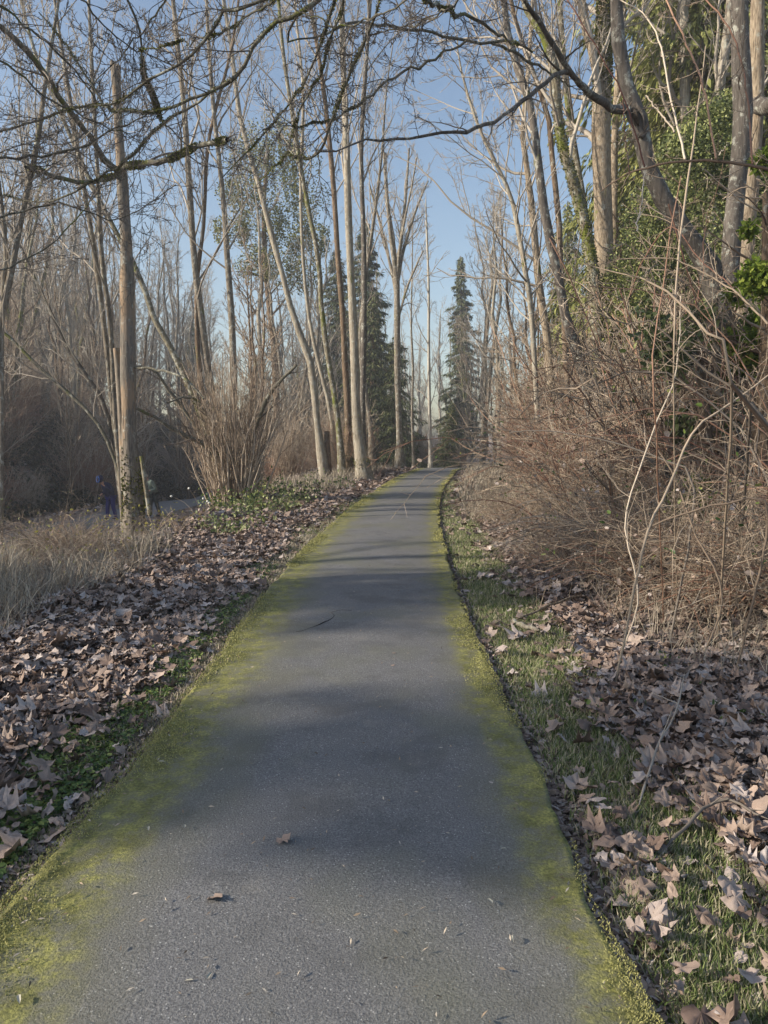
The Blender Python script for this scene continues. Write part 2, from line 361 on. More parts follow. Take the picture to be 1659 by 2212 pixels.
def footpath():
    ys = np.concatenate([np.linspace(-7, 1.2, 20), np.linspace(1.25, 12, 260), np.linspace(12.1, 38, 160), np.linspace(38.3, 53, 40)])
    u = np.array([0, .012, .03, .06, .1, .15, .22, .32, .44, .56, .68, .78, .85, .9, .94, .97, .988, 1.])
    L, R = xl(ys), xr(ys); X = L[:, None]+(R-L)[:, None]*u[None]; Y = np.repeat(ys[:, None], len(u), 1)
    dl = X-L[:, None]; dr = R[:, None]-X
    Z = drop(Y)+.004+.025*(1-(2*u[None]-1)**2)+.006*wav(X*1.2, Y*1.1)+.012*np.exp(-dl/.12)+.010*np.exp(-dr/.1)+.006*wav(X*9, Y*9)*(np.exp(-dl/.15)+np.exp(-dr/.12))
    ex = np.stack([X[:, 0]-.035, Y[:, 0], drop(ys)-.10], -1)[:, None]; ex2 = np.stack([X[:, -1]+.03, Y[:, 0], drop(ys)-.10], -1)[:, None]
    V = np.concatenate([ex, np.stack([X, Y, Z], -1), ex2], 1); k = V.shape[1]
    dl = np.concatenate([0*dl[:, :1], dl, dl[:, -1:]], 1); dr = np.concatenate([dr[:, :1], dr, 0*dr[:, :1]], 1)
    i = np.arange(V.shape[0]*k).reshape(-1, k)
    Q = np.stack([i[:-1, :-1], i[:-1, 1:], i[1:, 1:], i[1:, :-1]], -1).reshape(-1, 4)
    o = tag(faces('footpath', V.reshape(-1, 3), Q, asphalt('asphalt_mossy', True), None, True, dict(dl=dl.ravel(), dr=dr.ravel())), kind='structure')
    # crack
    cp = [G(672, 1362), G(690, 1355), G(700, 1350), G(712, 1345), G(722, 1336), G(716, 1329)]
    c = Tubes(); c.add(catmull([[a[0], a[1], a[2]+.022] for a in cp], 14), np.interp(np.linspace(0, 1, 14), [0, .3, .5, 1], [.001, .006, .004, .001]), 4)
    c.add(catmull([[*G(u, v)[:2], .026] for u, v in [(716, 1329), (735, 1324), (760, 1325)]], 10), np.full(10, .001), 4); c.add(catmull([[*G(u, v)[:2], .026] for u, v in [(672, 1362), (655, 1369), (640, 1372)]], 10), np.full(10, .001), 4); q = M('crack_shadow', 1, 0); q.base((.02, .02, .018)); c.make('crack', q.m, o)
    return o
PATHO = footpath()
def lower_path():
    ys = np.linspace(9, 70, 60); u = np.linspace(-1, 1, 7); X = lpx(ys)[:, None]+1.45*u[None]; Y = np.repeat(ys[:, None], 7, 1)
    Z = -1.745+.5*drop(Y)+.03*(1-u[None]**2)
    V = np.stack([X, Y, Z], -1).reshape(-1, 3); i = np.arange(420).reshape(60, 7)
    Q = np.stack([i[:-1, :-1], i[:-1, 1:], i[1:, 1:], i[1:, :-1]], -1).reshape(-1, 4)
    tag(faces('lower_path', V, Q, asphalt('asphalt_plain', False), None, True), kind='structure')
lower_path()

def tone_lift_haze():  # thin scattering volume added to lift the dark tones; the air itself is clear
    import bmesh
    b = bmesh.new(); bmesh.ops.create_cube(b, size=1)
    for v in b.verts: v.co = Vector((v.co.x*330, v.co.y*330+60, (v.co.z+.5)*34-4))
    me = bpy.data.meshes.new('tone_lift_haze'); b.to_mesh(me); b.free(); m_ = bpy.data.materials.new('tone_lift_air'); m_.use_nodes = True; nt = m_.node_tree; nt.nodes.clear()
    pv = nt.nodes.new('ShaderNodeVolumePrincipled'); out = nt.nodes.new('ShaderNodeOutputMaterial'); pv.inputs['Color'].default_value = (.88, .92, 1, 1); pv.inputs['Density'].default_value = TONE_LIFT; pv.inputs['Anisotropy'].default_value = .2
    nt.links.new(pv.outputs[0], out.inputs['Volume']); me.materials.append(m_); tag(link('tone_lift_haze', me), kind='stuff')
TONE_LIFT = 0.0018
if TONE_LIFT: tone_lift_haze()
# moss cushions, grass, litter
def frame_ok(x, y, z=0, m=60):
    d = y*math.cos(TH)-(z-EYE)*math.sin(TH); u = CX+F*x/d; v = CY-F*(y*math.sin(TH)+(z-EYE)*math.cos(TH))/d
    return (u > -m) & (u < 1659+m) & (v < 2212+m*2) & (d > .3)
def ylog(n, a, b): return a*(b/a)**rng.random(n)
n = 110000; yy = ylog(n, 1.5, 34); side = rng.random(n) < .6
d = np.abs(rng.normal(0, 1, n))*np.where(side, .13, .09)*(1+.5*fbm(yy*1.4, side*9., 1.))
X = np.where(side, xl(yy)+d-.02, xr(yy)-d+.02); patch = fbm(X*3, yy*3)*1.1 + .85 - d*np.where(side, 3.0, 5.0) + .45*fbm(yy*1.1, X*0+3*side)
k = (patch > .35+.5*rng.random(n)) & (d < .5) & frame_ok(X, yy); X, yy, d = X[k], yy[k], d[k]
Z = .012+.018*np.exp(-d/.1)
hs = rng.uniform(.004, .009, len(X))*(1+yy*.05)
tag(blades('moss', np.stack([X, yy, Z], -1), hs, hs*.4*(1+yy*.12), MOSS, lean=.9), kind='stuff')
def grass(name, n, f, ymin, ymax, h, mat=GRASS, lean=.55, keep=None, wd=.004):
    yy = ylog(n, ymin, ymax); X = f(yy, rng.random(n)); kk = frame_ok(X, yy)
    if keep is not None: kk &= keep(X, yy)
    X, yy = X[kk], yy[kk]; Z = H(X, yy)-.005
    hh = rng.uniform(h[0], h[1], len(X))
    return tag(blades(name, np.stack([X, yy, Z], -1), hh, wd*(1+yy*.16), mat, lean=lean), kind='stuff')
grass('verge_grass', 90000, lambda y, u: xr(y)+.05+.6*u**1.1+.12*rng.random(len(y)), 1.5, 26, (.03, .09), keep=lambda x, y: fbm(x*2.0, y*1.3+5) > -.4-.4*(y < 3)+.6*(rng.random(len(x))-.5))
grass('verge_grass', 60000, lambda y, u: xl(y)-.02-1.2*u**1.2, 1.6, 20, (.02, .055), keep=lambda x, y: (xl(y)-x) < .5+.5*fbm(x*.9+3, y*1.1)+.2*rng.random(len(x)))
grass('moss', 30000, lambda y, u: xl(y)-.02-.9*u, 1.8, 12, (.008, .02), MOSS, .8, keep=lambda x, y: fbm(x*2.3+1, y*2.1+8) > .2, wd=.010)

CURL = (.3, -.35, .6, -.55, .85, .4, -.75, .5)
leafvar = [maple_leaf(i, c, False, i % 2 == 1) for i, c in enumerate(CURL)]; leafhi = [maple_leaf(i, c, True, i % 2 == 1) for i, c in enumerate(CURL)]
def litter():
    N = 190000
    sd_ = rng.random(N) < .5; y = ylog(N, 1.5, 34); u = rng.random(N)
    L, R = xl(y), xr(y)
    x = np.where(sd_, L-.08-(5.2+.1*y)*u, R+.10+(6.0+.1*y)*u)
    dens = np.where(sd_, sm((L-x-.0)/.6)*.8+.2, sm((x-R-.25)/.5)*.78+.22)
    green = np.where(sd_, (L-x) < .35+.45*fbm(x*.9+3, y*1.1)+.25*(y < 4.5), (x-R < .75) & (fbm(x*2.0, y*1.3+5) > -.3))
    keep = (rng.random(N) < dens*np.where(green, .22, 1)) & frame_ok(x, y, 0, 120)
    x, y = x[keep], y[keep]; N = len(x)
    size = rng.uniform(.05, .125, N)*np.where(rng.random(N) < .08, 1.35, 1)*(1+.012*y)
    stack = rng.random(N)**1.5*.06
    z = H(x, y)+.012+stack
    yaw = rng.uniform(0, 2*PI, N); pi = rng.normal(0, .27, N); ro = rng.normal(0, .29, N)
    scr = size/np.hypot(y, 1.5)*np.where(frame_ok(x, y, 0, -20), 1, .01)*np.where(stack > .02, 1, .5)
    order = np.argsort(-scr); sel = order[:290]; rest = order[290:]
    meshes = []
    for V, Fc in leafhi:
        o = faces('fallen_leaf', V, Fc, LITTER, None, True); meshes.append(o.data); bpy.data.objects.remove(o)
    for i in sel:
        o = link('fallen_leaf', meshes[rng.integers(8)], FLOOR); o.location = (x[i], y[i], z[i]+.02)
        o.rotation_euler = (ro[i], pi[i], yaw[i]); o.scale = (size[i],)*3
    VV, FF, off = [], [], 0
    vi = rng.integers(0, 8, len(rest))
    for j, (V, Fc) in enumerate(leafvar+leafhi):
        s_ = rest[(vi == j % 8) & ((y[rest] < 4.6) == (j >= 8))]
        v, f = oriented(V, Fc, np.stack([x[s_], y[s_], z[s_]], -1), size[s_], yaw[s_], pi[s_], ro[s_]); VV.append(v); FF.append(f+off); off += len(v)
    tag(faces('leaf_litter', np.vstack(VV), np.vstack(FF), LITTER), kind='stuff')
    return meshes
LEAFM = litter()
nn = 60000; yy = ylog(nn, 1.5, 14); sl_ = rng.random(nn) < .5; X = np.where(sl_, xl(yy)-.02-1.4*rng.random(nn)**1.5, xr(yy)+.01+1.2*rng.random(nn)**1.5); k = frame_ok(X, yy); X, yy = X[k], yy[k]
tag(scatter_leaves('leaf_crumbs', np.stack([X, yy, H(X, yy)+.012], -1), rng.uniform(.012, .045, len(X)), LITTER, base=KITE, flat=True), kind='stuff')
nn = 1300; yy = ylog(nn, 1.5, 20); X = xl(yy)+.05+(xr(yy)-xl(yy)-.1)*rng.beta(.55, .6, nn)
o = scatter_leaves('path_debris', np.stack([X, yy, np.full(nn, .034)], -1), rng.uniform(.006, .028, nn), leafm('debris', [(0, (.10, .07, .05)), (.6, (.36, .28, .2)), (1, (.55, .5, .42))], .8), base=(KITE[0]*np.array([1, .45, 1]), KITE[1]), flat=True); tag(o, kind='stuff')
# single leaves and bits on the asphalt
def zpath(x, y): return .03
for u, v, s, lab, mi in [(610, 1812, .13, 'curled brown leaf lying flat in the middle of the path foreground', 2), (462, 1938, .12, 'torn brown leaf on the asphalt near the left mossy edge', 4),
                     (1062, 1690, .05, 'tiny pale leaf scrap on the asphalt near the right moss', 1), (848, 1436, .07, 'small pale curled leaf in the middle of the path before the crack', 6),
                     (852, 1410, .06, 'thin dry leaf just above the small curled one on the path', 3), (930, 1262, .09, 'small tan leaf on the shaded asphalt beyond the crack', 5), (770, 1206, .06, 'brown leaf bit on the sunlit band of asphalt', 0)]:
    g = G(u, v, .03); o = link('path_leaf', LEAFM[mi]); o.location = g; o.rotation_euler = (rng.normal(0, .15), rng.normal(0, .15), rng.uniform(0, 6)); o.scale = (s*.55, s*.55, s*.22)
    tag(o, lab, 'leaf', 'dead leaves lying on the asphalt')
seedm = M('pale_scrap', .7); seedm.base((.46, .44, .36))
def scrap(u, v, s, lab):
    g = G(u, v, .031); V = OVAL[0]*np.array([1, .55, 1.5]); o = faces('seed_scrap', V*s, OVAL[1], seedm.m)
    o.location = g; o.rotation_euler = (.15, 0, rng.uniform(0, 6)); tag(o, lab, 'seed', 'pale scraps on the asphalt')
for u, v, s, lab in [(321, 1785, .03, 'pale flake on the path near the left moss'), (399, 1788, .03, 'upright tan flake right of the pale one by the left moss'), (418, 2117, .025, 'left one of two pale scraps close together at the bottom of the path'),
                     (446, 2115, .03, 'right one of two pale scraps close together at the bottom of the path'), (40, 2148, .035, 'pale seed on the moss in the bottom left corner'), (1105, 2020, .03, 'tan seed lying alone low on the right of the path'),
                     (1065, 1952, .035, 'white flake beside the dark edge at the right moss'), (342, 1645, .03, 'narrow pale scrap on the moss left of the path'), (1094, 1832, .022, 'small flake right of centre on the asphalt')]:
    scrap(u, v, s, lab)
def stick(name, pts, r, mat, lab, cat='stick', sides=7):
    t = Tubes(); A = catmull(pts, 12); A[:, 2] += .006*np.sin(np.arange(12)*1.7); R = np.linspace(r, r*.75, 12)*(1+.08*rng.normal(size=12)); R[0] *= .3; R[-1] *= .2
    t.add(A-A[0], R, sides); c, rc = spawn((A-A[0])[None], R[None], 3, 4, (.3, .9), (45, 10), .25, .4); t.add(c, rc, 4)
    o = t.make(name, mat); o.location = A[0]; return tag(o, lab, cat)
def gp(u, v, dz=.03):
    q = G(u, v); return [q[0], q[1], h1(q[0], q[1])+dz]
stick('fallen_stick', [gp(1106, 1340, .05), gp(1130, 1353, .06), gp(1165, 1366, .06)], .022, BK['pale'], 'pale sawn stick lying in leaves right of the verge grass')
stick('fallen_branch', [gp(1110, 1340, .05), gp(1150, 1332, .08), gp(1185, 1322, .1), gp(1260, 1295, .1)], .012, BK['furrow'], 'long light branch lying on leaves behind the pale sawn stick', 'branch')
stick('fallen_twig', [gp(1380, 1745, .06), gp(1420, 1640, .1), gp(1459, 1580, .12), gp(1475, 1540, .2)], .006, TW['grey'], 'thin grey twig leaning across the leaves at right', 'twig')
stick('dead_twig', [gp(458, 1655, .035), gp(485, 1668, .035)], .0035, TW['tan'], 'short straw coloured twig on the left moss of the path', 'twig', 4)
stick('dead_twig', [gp(1440, 1830, .06), gp(1550, 1760, .1), gp(1659, 1800, .1)], .008, TW['dark'], 'dark twig lying in the leaves at the lower right edge', 'twig', 5)
stick('dead_twig', [gp(222, 1666, .035), gp(250, 1668, .035)], .004, TW['tan'], 'pale straw twig resting where the left moss is brightest', 'twig', 4)

# ------------------------------------------------------------------ trees
def chain_px(pts, Y, k=18, ext=0., basey=None, wob=.0, slope=0.):
    """pts: bottom to top (u, v, width px) at distance Y; reaches the ground below, ext metres above"""
    A = []; n = len(pts)
    for i, (u, v, wd) in enumerate(pts):
        yy = Y+slope*i/(n-1)
        p = P(u, v, yy); A.append([*p, wd/2*yy/F])
    A = np.array(A)
    if basey is not None:
        p0, p1 = A[0], A[1]; zz = h1(p0[0], p0[1])-.15
        if p0[2] > zz+.1:
            t = min((p0[2]-zz)/max(p1[2]-p0[2], .3), 4); x = p0[0]+(p0[0]-p1[0])*t*.5; zz = h1(x, p0[1])-.15
            A = np.vstack([[x, p0[1], zz, p0[3]*1.15], A])
        else: A[0, 2] = zz
    if ext:
        dd = A[-1, :3]-A[-2, :3]; dd /= np.linalg.norm(dd); dd = dd*.6+np.array([0, 0, .4]); dd /= np.linalg.norm(dd)
        A = np.vstack([A, [*(A[-1, :3]+dd*ext*.5), A[-1, 3]*.7], [*(A[-1, :3]+dd*ext+np.array([.2*ext*rng.normal()*.3, .1*ext*rng.normal(), 0])), A[-1, 3]*.25]])
    C = catmull(A, k); C[:, 1] += wob*np.sin(np.linspace(0, 5, k)+rng.random()*6)
    return C[:, :3], np.maximum(C[:, 3], .004)
def crown(stems, n1=12, n2=5, n3=4, n4=0, t1=(.35, .98), ang=(34, 9), ratio=.28, up=.5, rmin=.006, r1=.5, s1=5, wob=.12):
    T = Tubes()
    for C, R in stems:
        c1, r1_ = spawn(C[None], R[None], n1, 8, t1, ang, ratio, r1, up, wob*1.2, rmin*1.5)
        T.add(c1, r1_, s1)
        c2, r2 = spawn(c1, r1_, n2, 6, (.2, .98), (36, 10), .5, .6, up*.6, wob*1.1, rmin*1.2); T.add(c2, r2, 4)
        c3, r3 = spawn(c2, r2, n3, 5, (.2, 1), (38, 12), .55, .6, up*.4, wob*1.3, rmin); T.add(c3, r3, 3)
        if n4: c4, r4 = spawn(c3, r3, n4, 4, (.2, 1), (40, 12), .6, .7, .3, wob*1.3, rmin*.8); T.add(c4, r4, 3)
    return T
def moss_tufts(name, C, R, ts, mat, parent, org, n=500, spread=.06, h=(.02, .05)):
    """little moss pads on a chain around parameters ts"""
    m = rng.choice(ts, n)+rng.normal(0, spread, n); m = np.clip(m, 0, .99)*(len(C)-1); i = m.astype(int); f = (m-i)[:, None]
    c = C[i]*(1-f)+C[i+1]*f; r = R[i]; a = rng.uniform(0, 2*PI, n); T_ = C[i+1]-C[i]; T_ /= np.linalg.norm(T_, axis=1, keepdims=True)
    rv = rng.normal(size=(n, 3)); rv[:, 2] += .4; rv -= (rv*T_).sum(1, keepdims=True)*T_; rv /= np.linalg.norm(rv, axis=1, keepdims=True)
    hh = rng.uniform(h[0], h[1], n)
    pos = c+rv*(r[:, None]*.9)
    V = np.array([[0, 0, 0]]); yaw = np.arctan2(rv[:, 1], rv[:, 0]); pitch = -np.arcsin(np.clip(rv[:, 2], -1, 1))+rng.normal(0, .5, n)
    V, Fc = oriented(KITE[0]*np.array([1, 1.3, 1]), KITE[1], pos-np.asarray(org), hh, yaw, pitch, rng.uniform(0, 6, n))
    return faces(name, V, Fc, mat, parent)
def tree(name, label, cat, stems, Y, mat, twig, cr={}, ext=5, group=None, tip=(.35,), sides=10, moss=None, base=True):
    ch = []
    for st in stems:
        yy = st[0] if isinstance(st[0], (int, float)) else Y; pts = st[1:] if isinstance(st[0], (int, float)) else st
        ch.append(chain_px(pts, yy, 22, ext, 1 if base else None, .06))
    org = ch[0][0][0].copy(); t = thing(name, label, cat, org, group)
    for i, (C, R) in enumerate(ch):
        T = Tubes(); Rj = R*(1+.05*rng.normal(size=len(R))); Rj[:2] *= 1.25; T.add(C, Rj, sides); T.make('trunk', BK[mat] if isinstance(mat, str) else BK[mat[i % len(mat)]], t, org)
    if cr is not None: crown(ch, **cr).make('crown', TW[twig], t, org, False)
    if moss:
        for si, ts, n_, hh in moss: moss_tufts('moss_patch', ch[si][0], ch[si][1], ts, MOSSL, t, org, n_*4, .035, (hh*.25, hh*.6))
    return t, ch, org

# --- the tall snag, left
Yn = 14
t, ch, org = tree('broken_snag', 'tall broken topless snag with peeling bark left of the path', 'dead tree',
     [[(291, 1114, 44), (289, 1058, 39), (281, 931, 33), (276, 713, 31), (272, 545, 26), (265, 440, 24), (257, 327, 20), (251, 218, 18), (248, 140, 20)]], Yn, 'snag', 'grey', None, 0, sides=14,
     moss=[(0, [.1, .17, .02], 500, .10)])
C, R = ch[0]
# jagged broken top and split slab
def slab(pts, wd, Y, org, name, mat, parent):
    T = Tubes(); A = np.array([[*P(u, v, Y), 0] for u, v in pts]); Cc = catmull(A, 8)[:, :3]; T.add(Cc, np.linspace(wd, wd*.8, 8), 4); return T.make(name, mat, parent, org, False)
slab([(242, 142), (243, 131)], .045, 14.05, org, 'broken_top', BK['snag'], t); slab([(254, 143), (255, 138)], .03, 13.95, org, 'broken_top', BK['snag'], t)
slab([(270, 1060), (262, 900), (257, 820), (252, 760), (251, 752)], .075, 14.2, org, 'split_slab', BK['snag'], t)
slab([(324, 1112), (316, 1060), (309, 1010), (305, 985)], .045, 13.8, org, 'mossy_slab', BK['mossy'], t)
# big wide limb junction on the snag (mossy dead limbs)
def limb_px(parent, org, pts, Y0, Y1, mat, sides=7, k=16, name='limb', thin=1.):
    n = len(pts); A = np.array([[*P(u, v, Y0+(Y1-Y0)*i/(n-1)), wd/2*(Y0+(Y1-Y0)*i/(n-1))/F] for i, (u, v, wd) in enumerate(pts)])
    Cc = catmull(A, k); Cc[:, 2] += .012*rng.normal(size=k); Cc[:, 3] *= thin; T = Tubes(); T.add(Cc[:, :3], np.maximum(Cc[:, 3]*(1+.07*rng.normal(size=k)), .003), sides); o = T.make(name, mat, parent, org)
    return o, (Cc[:, :3], np.maximum(Cc[:, 3], .003))
sl = []
for pts, Y1, mat in [([(262, 362, 16), (309, 355, 12), (364, 344, 11), (418, 318, 10), (470, 306, 12), (491, 303, 11)], 12.5, 'limb'), ([(258, 372, 15), (225, 345, 13), (200, 300, 11), (175, 273, 12), (127, 211, 11), (102, 164, 12), (55, 109, 12), (0, 55, 11), (-60, 20, 8)], 10, 'limb'),
                ([(258, 378, 10), (200, 392, 8), (130, 386, 9), (80, 366, 10), (55, 360, 6)], 12, 'limb'), ([(276, 792, 7), (350, 800, 6), (400, 820, 5), (440, 860, 4)], 13, 'limb')]:
    o, c = limb_px(t, org, pts, 14, Y1, BK[mat]); sl.append(c)
crown(sl[:3], 7, 4, 3, 0, (.2, 1), (50, 15), .35, .2, .005).make('twigs', TW['dark'], t, org, False)
moss_tufts('moss_patch', sl[0][0], sl[0][1], [.15, .5, .62, .9], MOSSL, t, org, 3000, .035, (.012, .045)); moss_tufts('moss_patch', sl[2][0], sl[2][1], [.8, .1], MOSSL, t, org, 1500, .05, (.012, .04))

LC = dict(n1=15, n2=6, n3=4, n4=3, ratio=.26, ang=(30, 9), up=.55, rmin=.006)
tree('slender_alder', 'slender grey multi-stemmed tree rising just left of the broken snag', 'tree',
     [[(262, 1075, 13), (243, 900, 12), (229, 760, 11), (205, 560, 11), (180, 400, 9), (150, 200, 8), (120, 0, 6)], [(264, 1070, 12), (250, 880, 11), (241, 700, 10), (222, 560, 10), (212, 380, 8), (200, 180, 8), (190, 0, 6)],
      [(256, 1060, 9), (225, 880, 10), (150, 760, 8), (80, 610, 6), (20, 480, 5), (-30, 420, 4)], [(252, 1000, 8), (200, 900, 8), (90, 800, 7), (0, 712, 6), (-40, 690, 5)]], 14.7, ['grey', 'grey', 'dark', 'limb'], 'grey', LC, 2.5)
tree('leaning_tree', 'forked grey tree cut by the left edge of the picture', 'tree',
     [[(-12, 790, 16), (0, 690, 15), (22, 590, 13), (50, 450, 11), (80, 320, 10), (100, 180, 8), (130, 0, 6)], [(0, 690, 10), (10, 560, 9), (0, 430, 8), (-30, 200, 7)]], 12.5, 'grey', 'grey', LC, 3)
tree('maple', 'multi-stemmed maple with stems spreading behind the hazel clump', 'tree',
     [[(492, 1060, 26), (478, 960, 22), (456, 850, 19), (436, 700, 16), (420, 560, 14), (412, 440, 13), (400, 250, 11), (385, 100, 9), (372, -30, 8)],
      [(488, 1050, 18), (430, 880, 15), (380, 770, 14), (335, 690, 12), (300, 590, 11), (240, 480, 10), (190, 380, 9), (120, 220, 8), (70, 100, 7)],
      [(500, 1040, 16), (506, 880, 15), (502, 700, 13), (492, 560, 12), (482, 420, 11), (462, 240, 9), (448, 60, 7)], [(480, 1000, 12), (440, 870, 12), (424, 650, 9), (440, 480, 8), (450, 300, 7), (500, 100, 6)]], 21, ['grey', 'mossy', 'grey', 'brown'], 'grey',
     dict(n1=13, n2=5, n3=4, n4=3, ratio=.26, ang=(30, 9), up=.55, rmin=.007), 4, moss=[(1, [.12, .16], 500, .09), (0, [.13], 200, .08)])
# group left of the path at 26 m
GC = dict(n1=16, n2=5, n3=4, n4=3, t1=(.45, .98), ratio=.24, ang=(26, 8), up=.6, rmin=.008)
def one(name, label, pts, Y, mat, twig='grey', cr=GC, ext=5, **k): return tree(name, label, 'tree', [pts], Y, mat, twig, cr, ext, **k)
one('bare_tree', 'pale bare trunk leaning left, nearest the path-side leaf bank, left of its neighbours', [(702, 1040, 19), (694, 980, 17), (687, 931, 15), (676, 822, 15), (665, 760, 15), (636, 694, 13), (618, 622, 12), (585, 500, 11), (560, 400, 10), (520, 260, 9), (500, 100, 8), (480, -20, 7)], 25, 'pale')
one('cut_stump', 'broken brown stub standing against the leaning pale trunk', [(711, 1030, 14), (708, 980, 13), (706, 932, 12)], 25.2, 'brown', 'brown', None, 0)
one('bare_tree', 'grey bare tree second from the left in the path-side group', [(738, 1000, 15), (734, 950, 13), (728, 890, 12), (720, 840, 12), (705, 749, 11), (694, 658, 10), (688, 560, 10), (660, 420, 9), (632, 250, 8), (610, 100, 7), (600, -30, 6)], 28, ['mossy'])
t, ch, org = one('bare_tree', 'tallest pale trunk, smooth and bright, standing by the left side of the path', [(789, 1034, 30), (782, 1000, 22), (774, 949, 20), (768, 858, 19), (766, 767, 18), (762, 676, 17), (758, 600, 16), (752, 450, 15), (748, 300, 13), (742, 150, 11), (738, 0, 10)], 26, 'pale', sides=14, moss=[(0, [.02], 500, .10)])
one('bare_tree', 'dark ribbed bare trunk just behind the tallest pale trunk, on its left', [(752, 1010, 17), (753, 950, 14), (750, 860, 14), (745, 785, 13), (740, 676, 12), (730, 560, 11), (720, 400, 10), (700, 200, 9), (670, 0, 7)], 29, 'brown', moss=[(0, [.02], 400, .12)])
one('bare_tree', 'thin dark trunk hard against the right side of the tallest pale trunk', [(785, 1022, 14), (783, 894, 13), (785, 785, 12), (787, 640, 11), (785, 500, 10), (780, 330, 9), (790, 150, 8), (800, 0, 6)], 27.5, 'dark')
one('bare_tree', 'short leaning grey trunk right of the tallest pale trunk', [(803, 962, 13), (800, 920, 11), (793, 870, 10), (786, 820, 10), (778, 740, 9), (790, 600, 8), (808, 470, 7), (825, 330, 5)], 33, 'grey')
one('bare_tree', 'thin bare tree with forked stem between leaning trunk and the ribbed one', [(722, 1000, 10), (716, 900, 9), (690, 790, 8), (670, 700, 8), (655, 560, 7), (650, 400, 7), (655, 200, 6), (640, 40, 5)], 30, 'pale')
tree('spreading_tree', 'bare tree with straight trunk and fan of upright branches beside the path bend', 'tree',
     [[(864, 995, 18), (863, 950, 14), (861, 894, 13), (858, 785, 13), (858, 676, 13), (856, 600, 12), (848, 540, 9), (838, 450, 7), (830, 350, 5)], [(858, 640, 9), (862, 560, 8), (872, 450, 7), (880, 340, 5)], [(858, 620, 8), (870, 540, 7), (895, 450, 5), (920, 380, 4)], [(857, 640, 8), (845, 580, 7), (822, 480, 6), (800, 400, 4)]][:1], 36, 'grey', 'grey', None, 1, moss=[(0, [.02], 400, .12)])
sp = bpy.data.objects['spreading_tree']; so_ = np.array(sp.location)
sc_ = []
for pts in ([(858, 640, 9), (862, 560, 8), (874, 450, 7), (884, 320, 4)], [(858, 620, 8), (872, 540, 7), (900, 450, 5), (925, 390, 3)], [(857, 640, 8), (845, 580, 7), (820, 480, 6), (798, 400, 4)], [(856, 600, 8), (850, 520, 7), (838, 440, 6), (832, 330, 4)], [(858, 600, 7), (866, 520, 6), (890, 400, 4), (900, 340, 3)], [(858, 700, 6), (880, 620, 5), (915, 540, 3)]):
    o, c = limb_px(sp, so_, pts, 36, 36+rng.normal()*1.2, BK['grey']); sc_.append(c)
crown(sc_, 9, 5, 4, 0, (.15, 1), (32, 10), .35, .3, .009).make('crown', TW['grey'], sp, so_, False)
one('white_birch', 'single thin white-barked tree standing at the end of the path', [(930, 1008, 9), (929, 940, 7.5), (927, 850, 7), (926, 740, 6), (926, 620, 5), (922, 500, 4), (920, 440, 2.5)], 35.5, 'white', 'grey', dict(n1=16, n2=4, n3=3, t1=(.2, .98), ratio=.16, ang=(32, 8), up=.5, rmin=.008), .5)
one('bare_tree', 'thin bare trunk left of the white birch at the bend', [(893, 985, 6), (890, 900, 5), (892, 800, 5), (888, 700, 4), (890, 600, 3)], 40, 'grey')

# right group
RC = dict(n1=14, n2=5, n3=4, n4=3, t1=(.48, .98), ratio=.27, ang=(38, 10), up=.45, rmin=.008)
def rt(label, stems, Y, mat, ext=5, cr=RC, **k): return tree('bare_tree', label, 'tree', stems, Y, mat, 'grey', cr, ext, **k)
rt('largest furrowed trunk right of the path, straight with mossy fork high up', [[(1312, 860, 42), (1308, 700, 40), (1304, 582, 38), (1301, 436, 38), (1297, 300, 37), (1299, 218, 36), (1303, 110, 30), (1306, 0, 26)], [(1299, 190, 22), (1280, 110, 20), (1264, 50, 18), (1252, -30, 15)]][:1], 20, 'furrow', sides=16, moss=[(0, [.62, .68], 900, .14)])
big = bpy.data.objects[[o.name for o in bpy.data.objects if o.get('label', '').startswith('largest furrowed')][0]]
limb_px(big, np.array(big.location), [(1299, 190, 22), (1280, 110, 20), (1264, 50, 19), (1250, -40, 15), (1240, -140, 10)], 20, 20.5, BK['furrow'], 10)
rt('lichen-speckled mossy trunk leaning left beside the furrowed one', [[(1300, 860, 30), (1291, 740, 27), (1281, 603, 26), (1272, 540, 25), (1256, 465, 24), (1232, 380, 22), (1212, 309, 21), (1201, 236, 21), (1197, 145, 20), (1180, 88, 18), (1152, 50, 16), (1128, -10, 14)]], 17, 'mossy', 4, sides=14, moss=[(0, [.3, .4, .5], 700, .08)])
rt('smooth dark-grey trunk curving left at the front of the right-hand group', [[(1262, 800, 24), (1240, 745, 22), (1222, 690, 20), (1204, 590, 20), (1182, 491, 19), (1169, 400, 18), (1161, 327, 17), (1150, 236, 17), (1128, 170, 17), (1103, 91, 15), (1088, -10, 13)]], 15, 'dark', 4, sides=14)
rt('thin light trunk bending left, first on the left of the right-hand group', [[(1150, 700, 11), (1135, 590, 11), (1121, 509, 10), (1106, 436, 9), (1085, 382, 8), (1055, 327, 7), (1020, 240, 6), (995, 150, 4)]], 19, 'pale', 1, dict(n1=24, n2=6, n3=4, n4=3, t1=(.3, .98), ratio=.30, ang=(40, 12), up=.4, rmin=.007))
rt('brown trunk second from left in the right-hand group', [[(1190, 800, 17), (1180, 715, 16), (1162, 600, 15), (1152, 480, 14), (1140, 382, 13), (1128, 300, 11), (1140, 150, 9), (1150, 0, 8)]], 20, 'furrow', 5, dict(n1=18, n2=6, n3=4, n4=3, t1=(.3, .98), ratio=.26, ang=(42, 12), up=.35, rmin=.007))
rt('straight slim brown trunk behind the curving dark one', [[(1222, 760, 13), (1212, 600, 13), (1208, 473, 13), (1196, 364, 12), (1184, 240, 11), (1150, 150, 10), (1120, 60, 9), (1100, -20, 8)]], 19, 'brown')
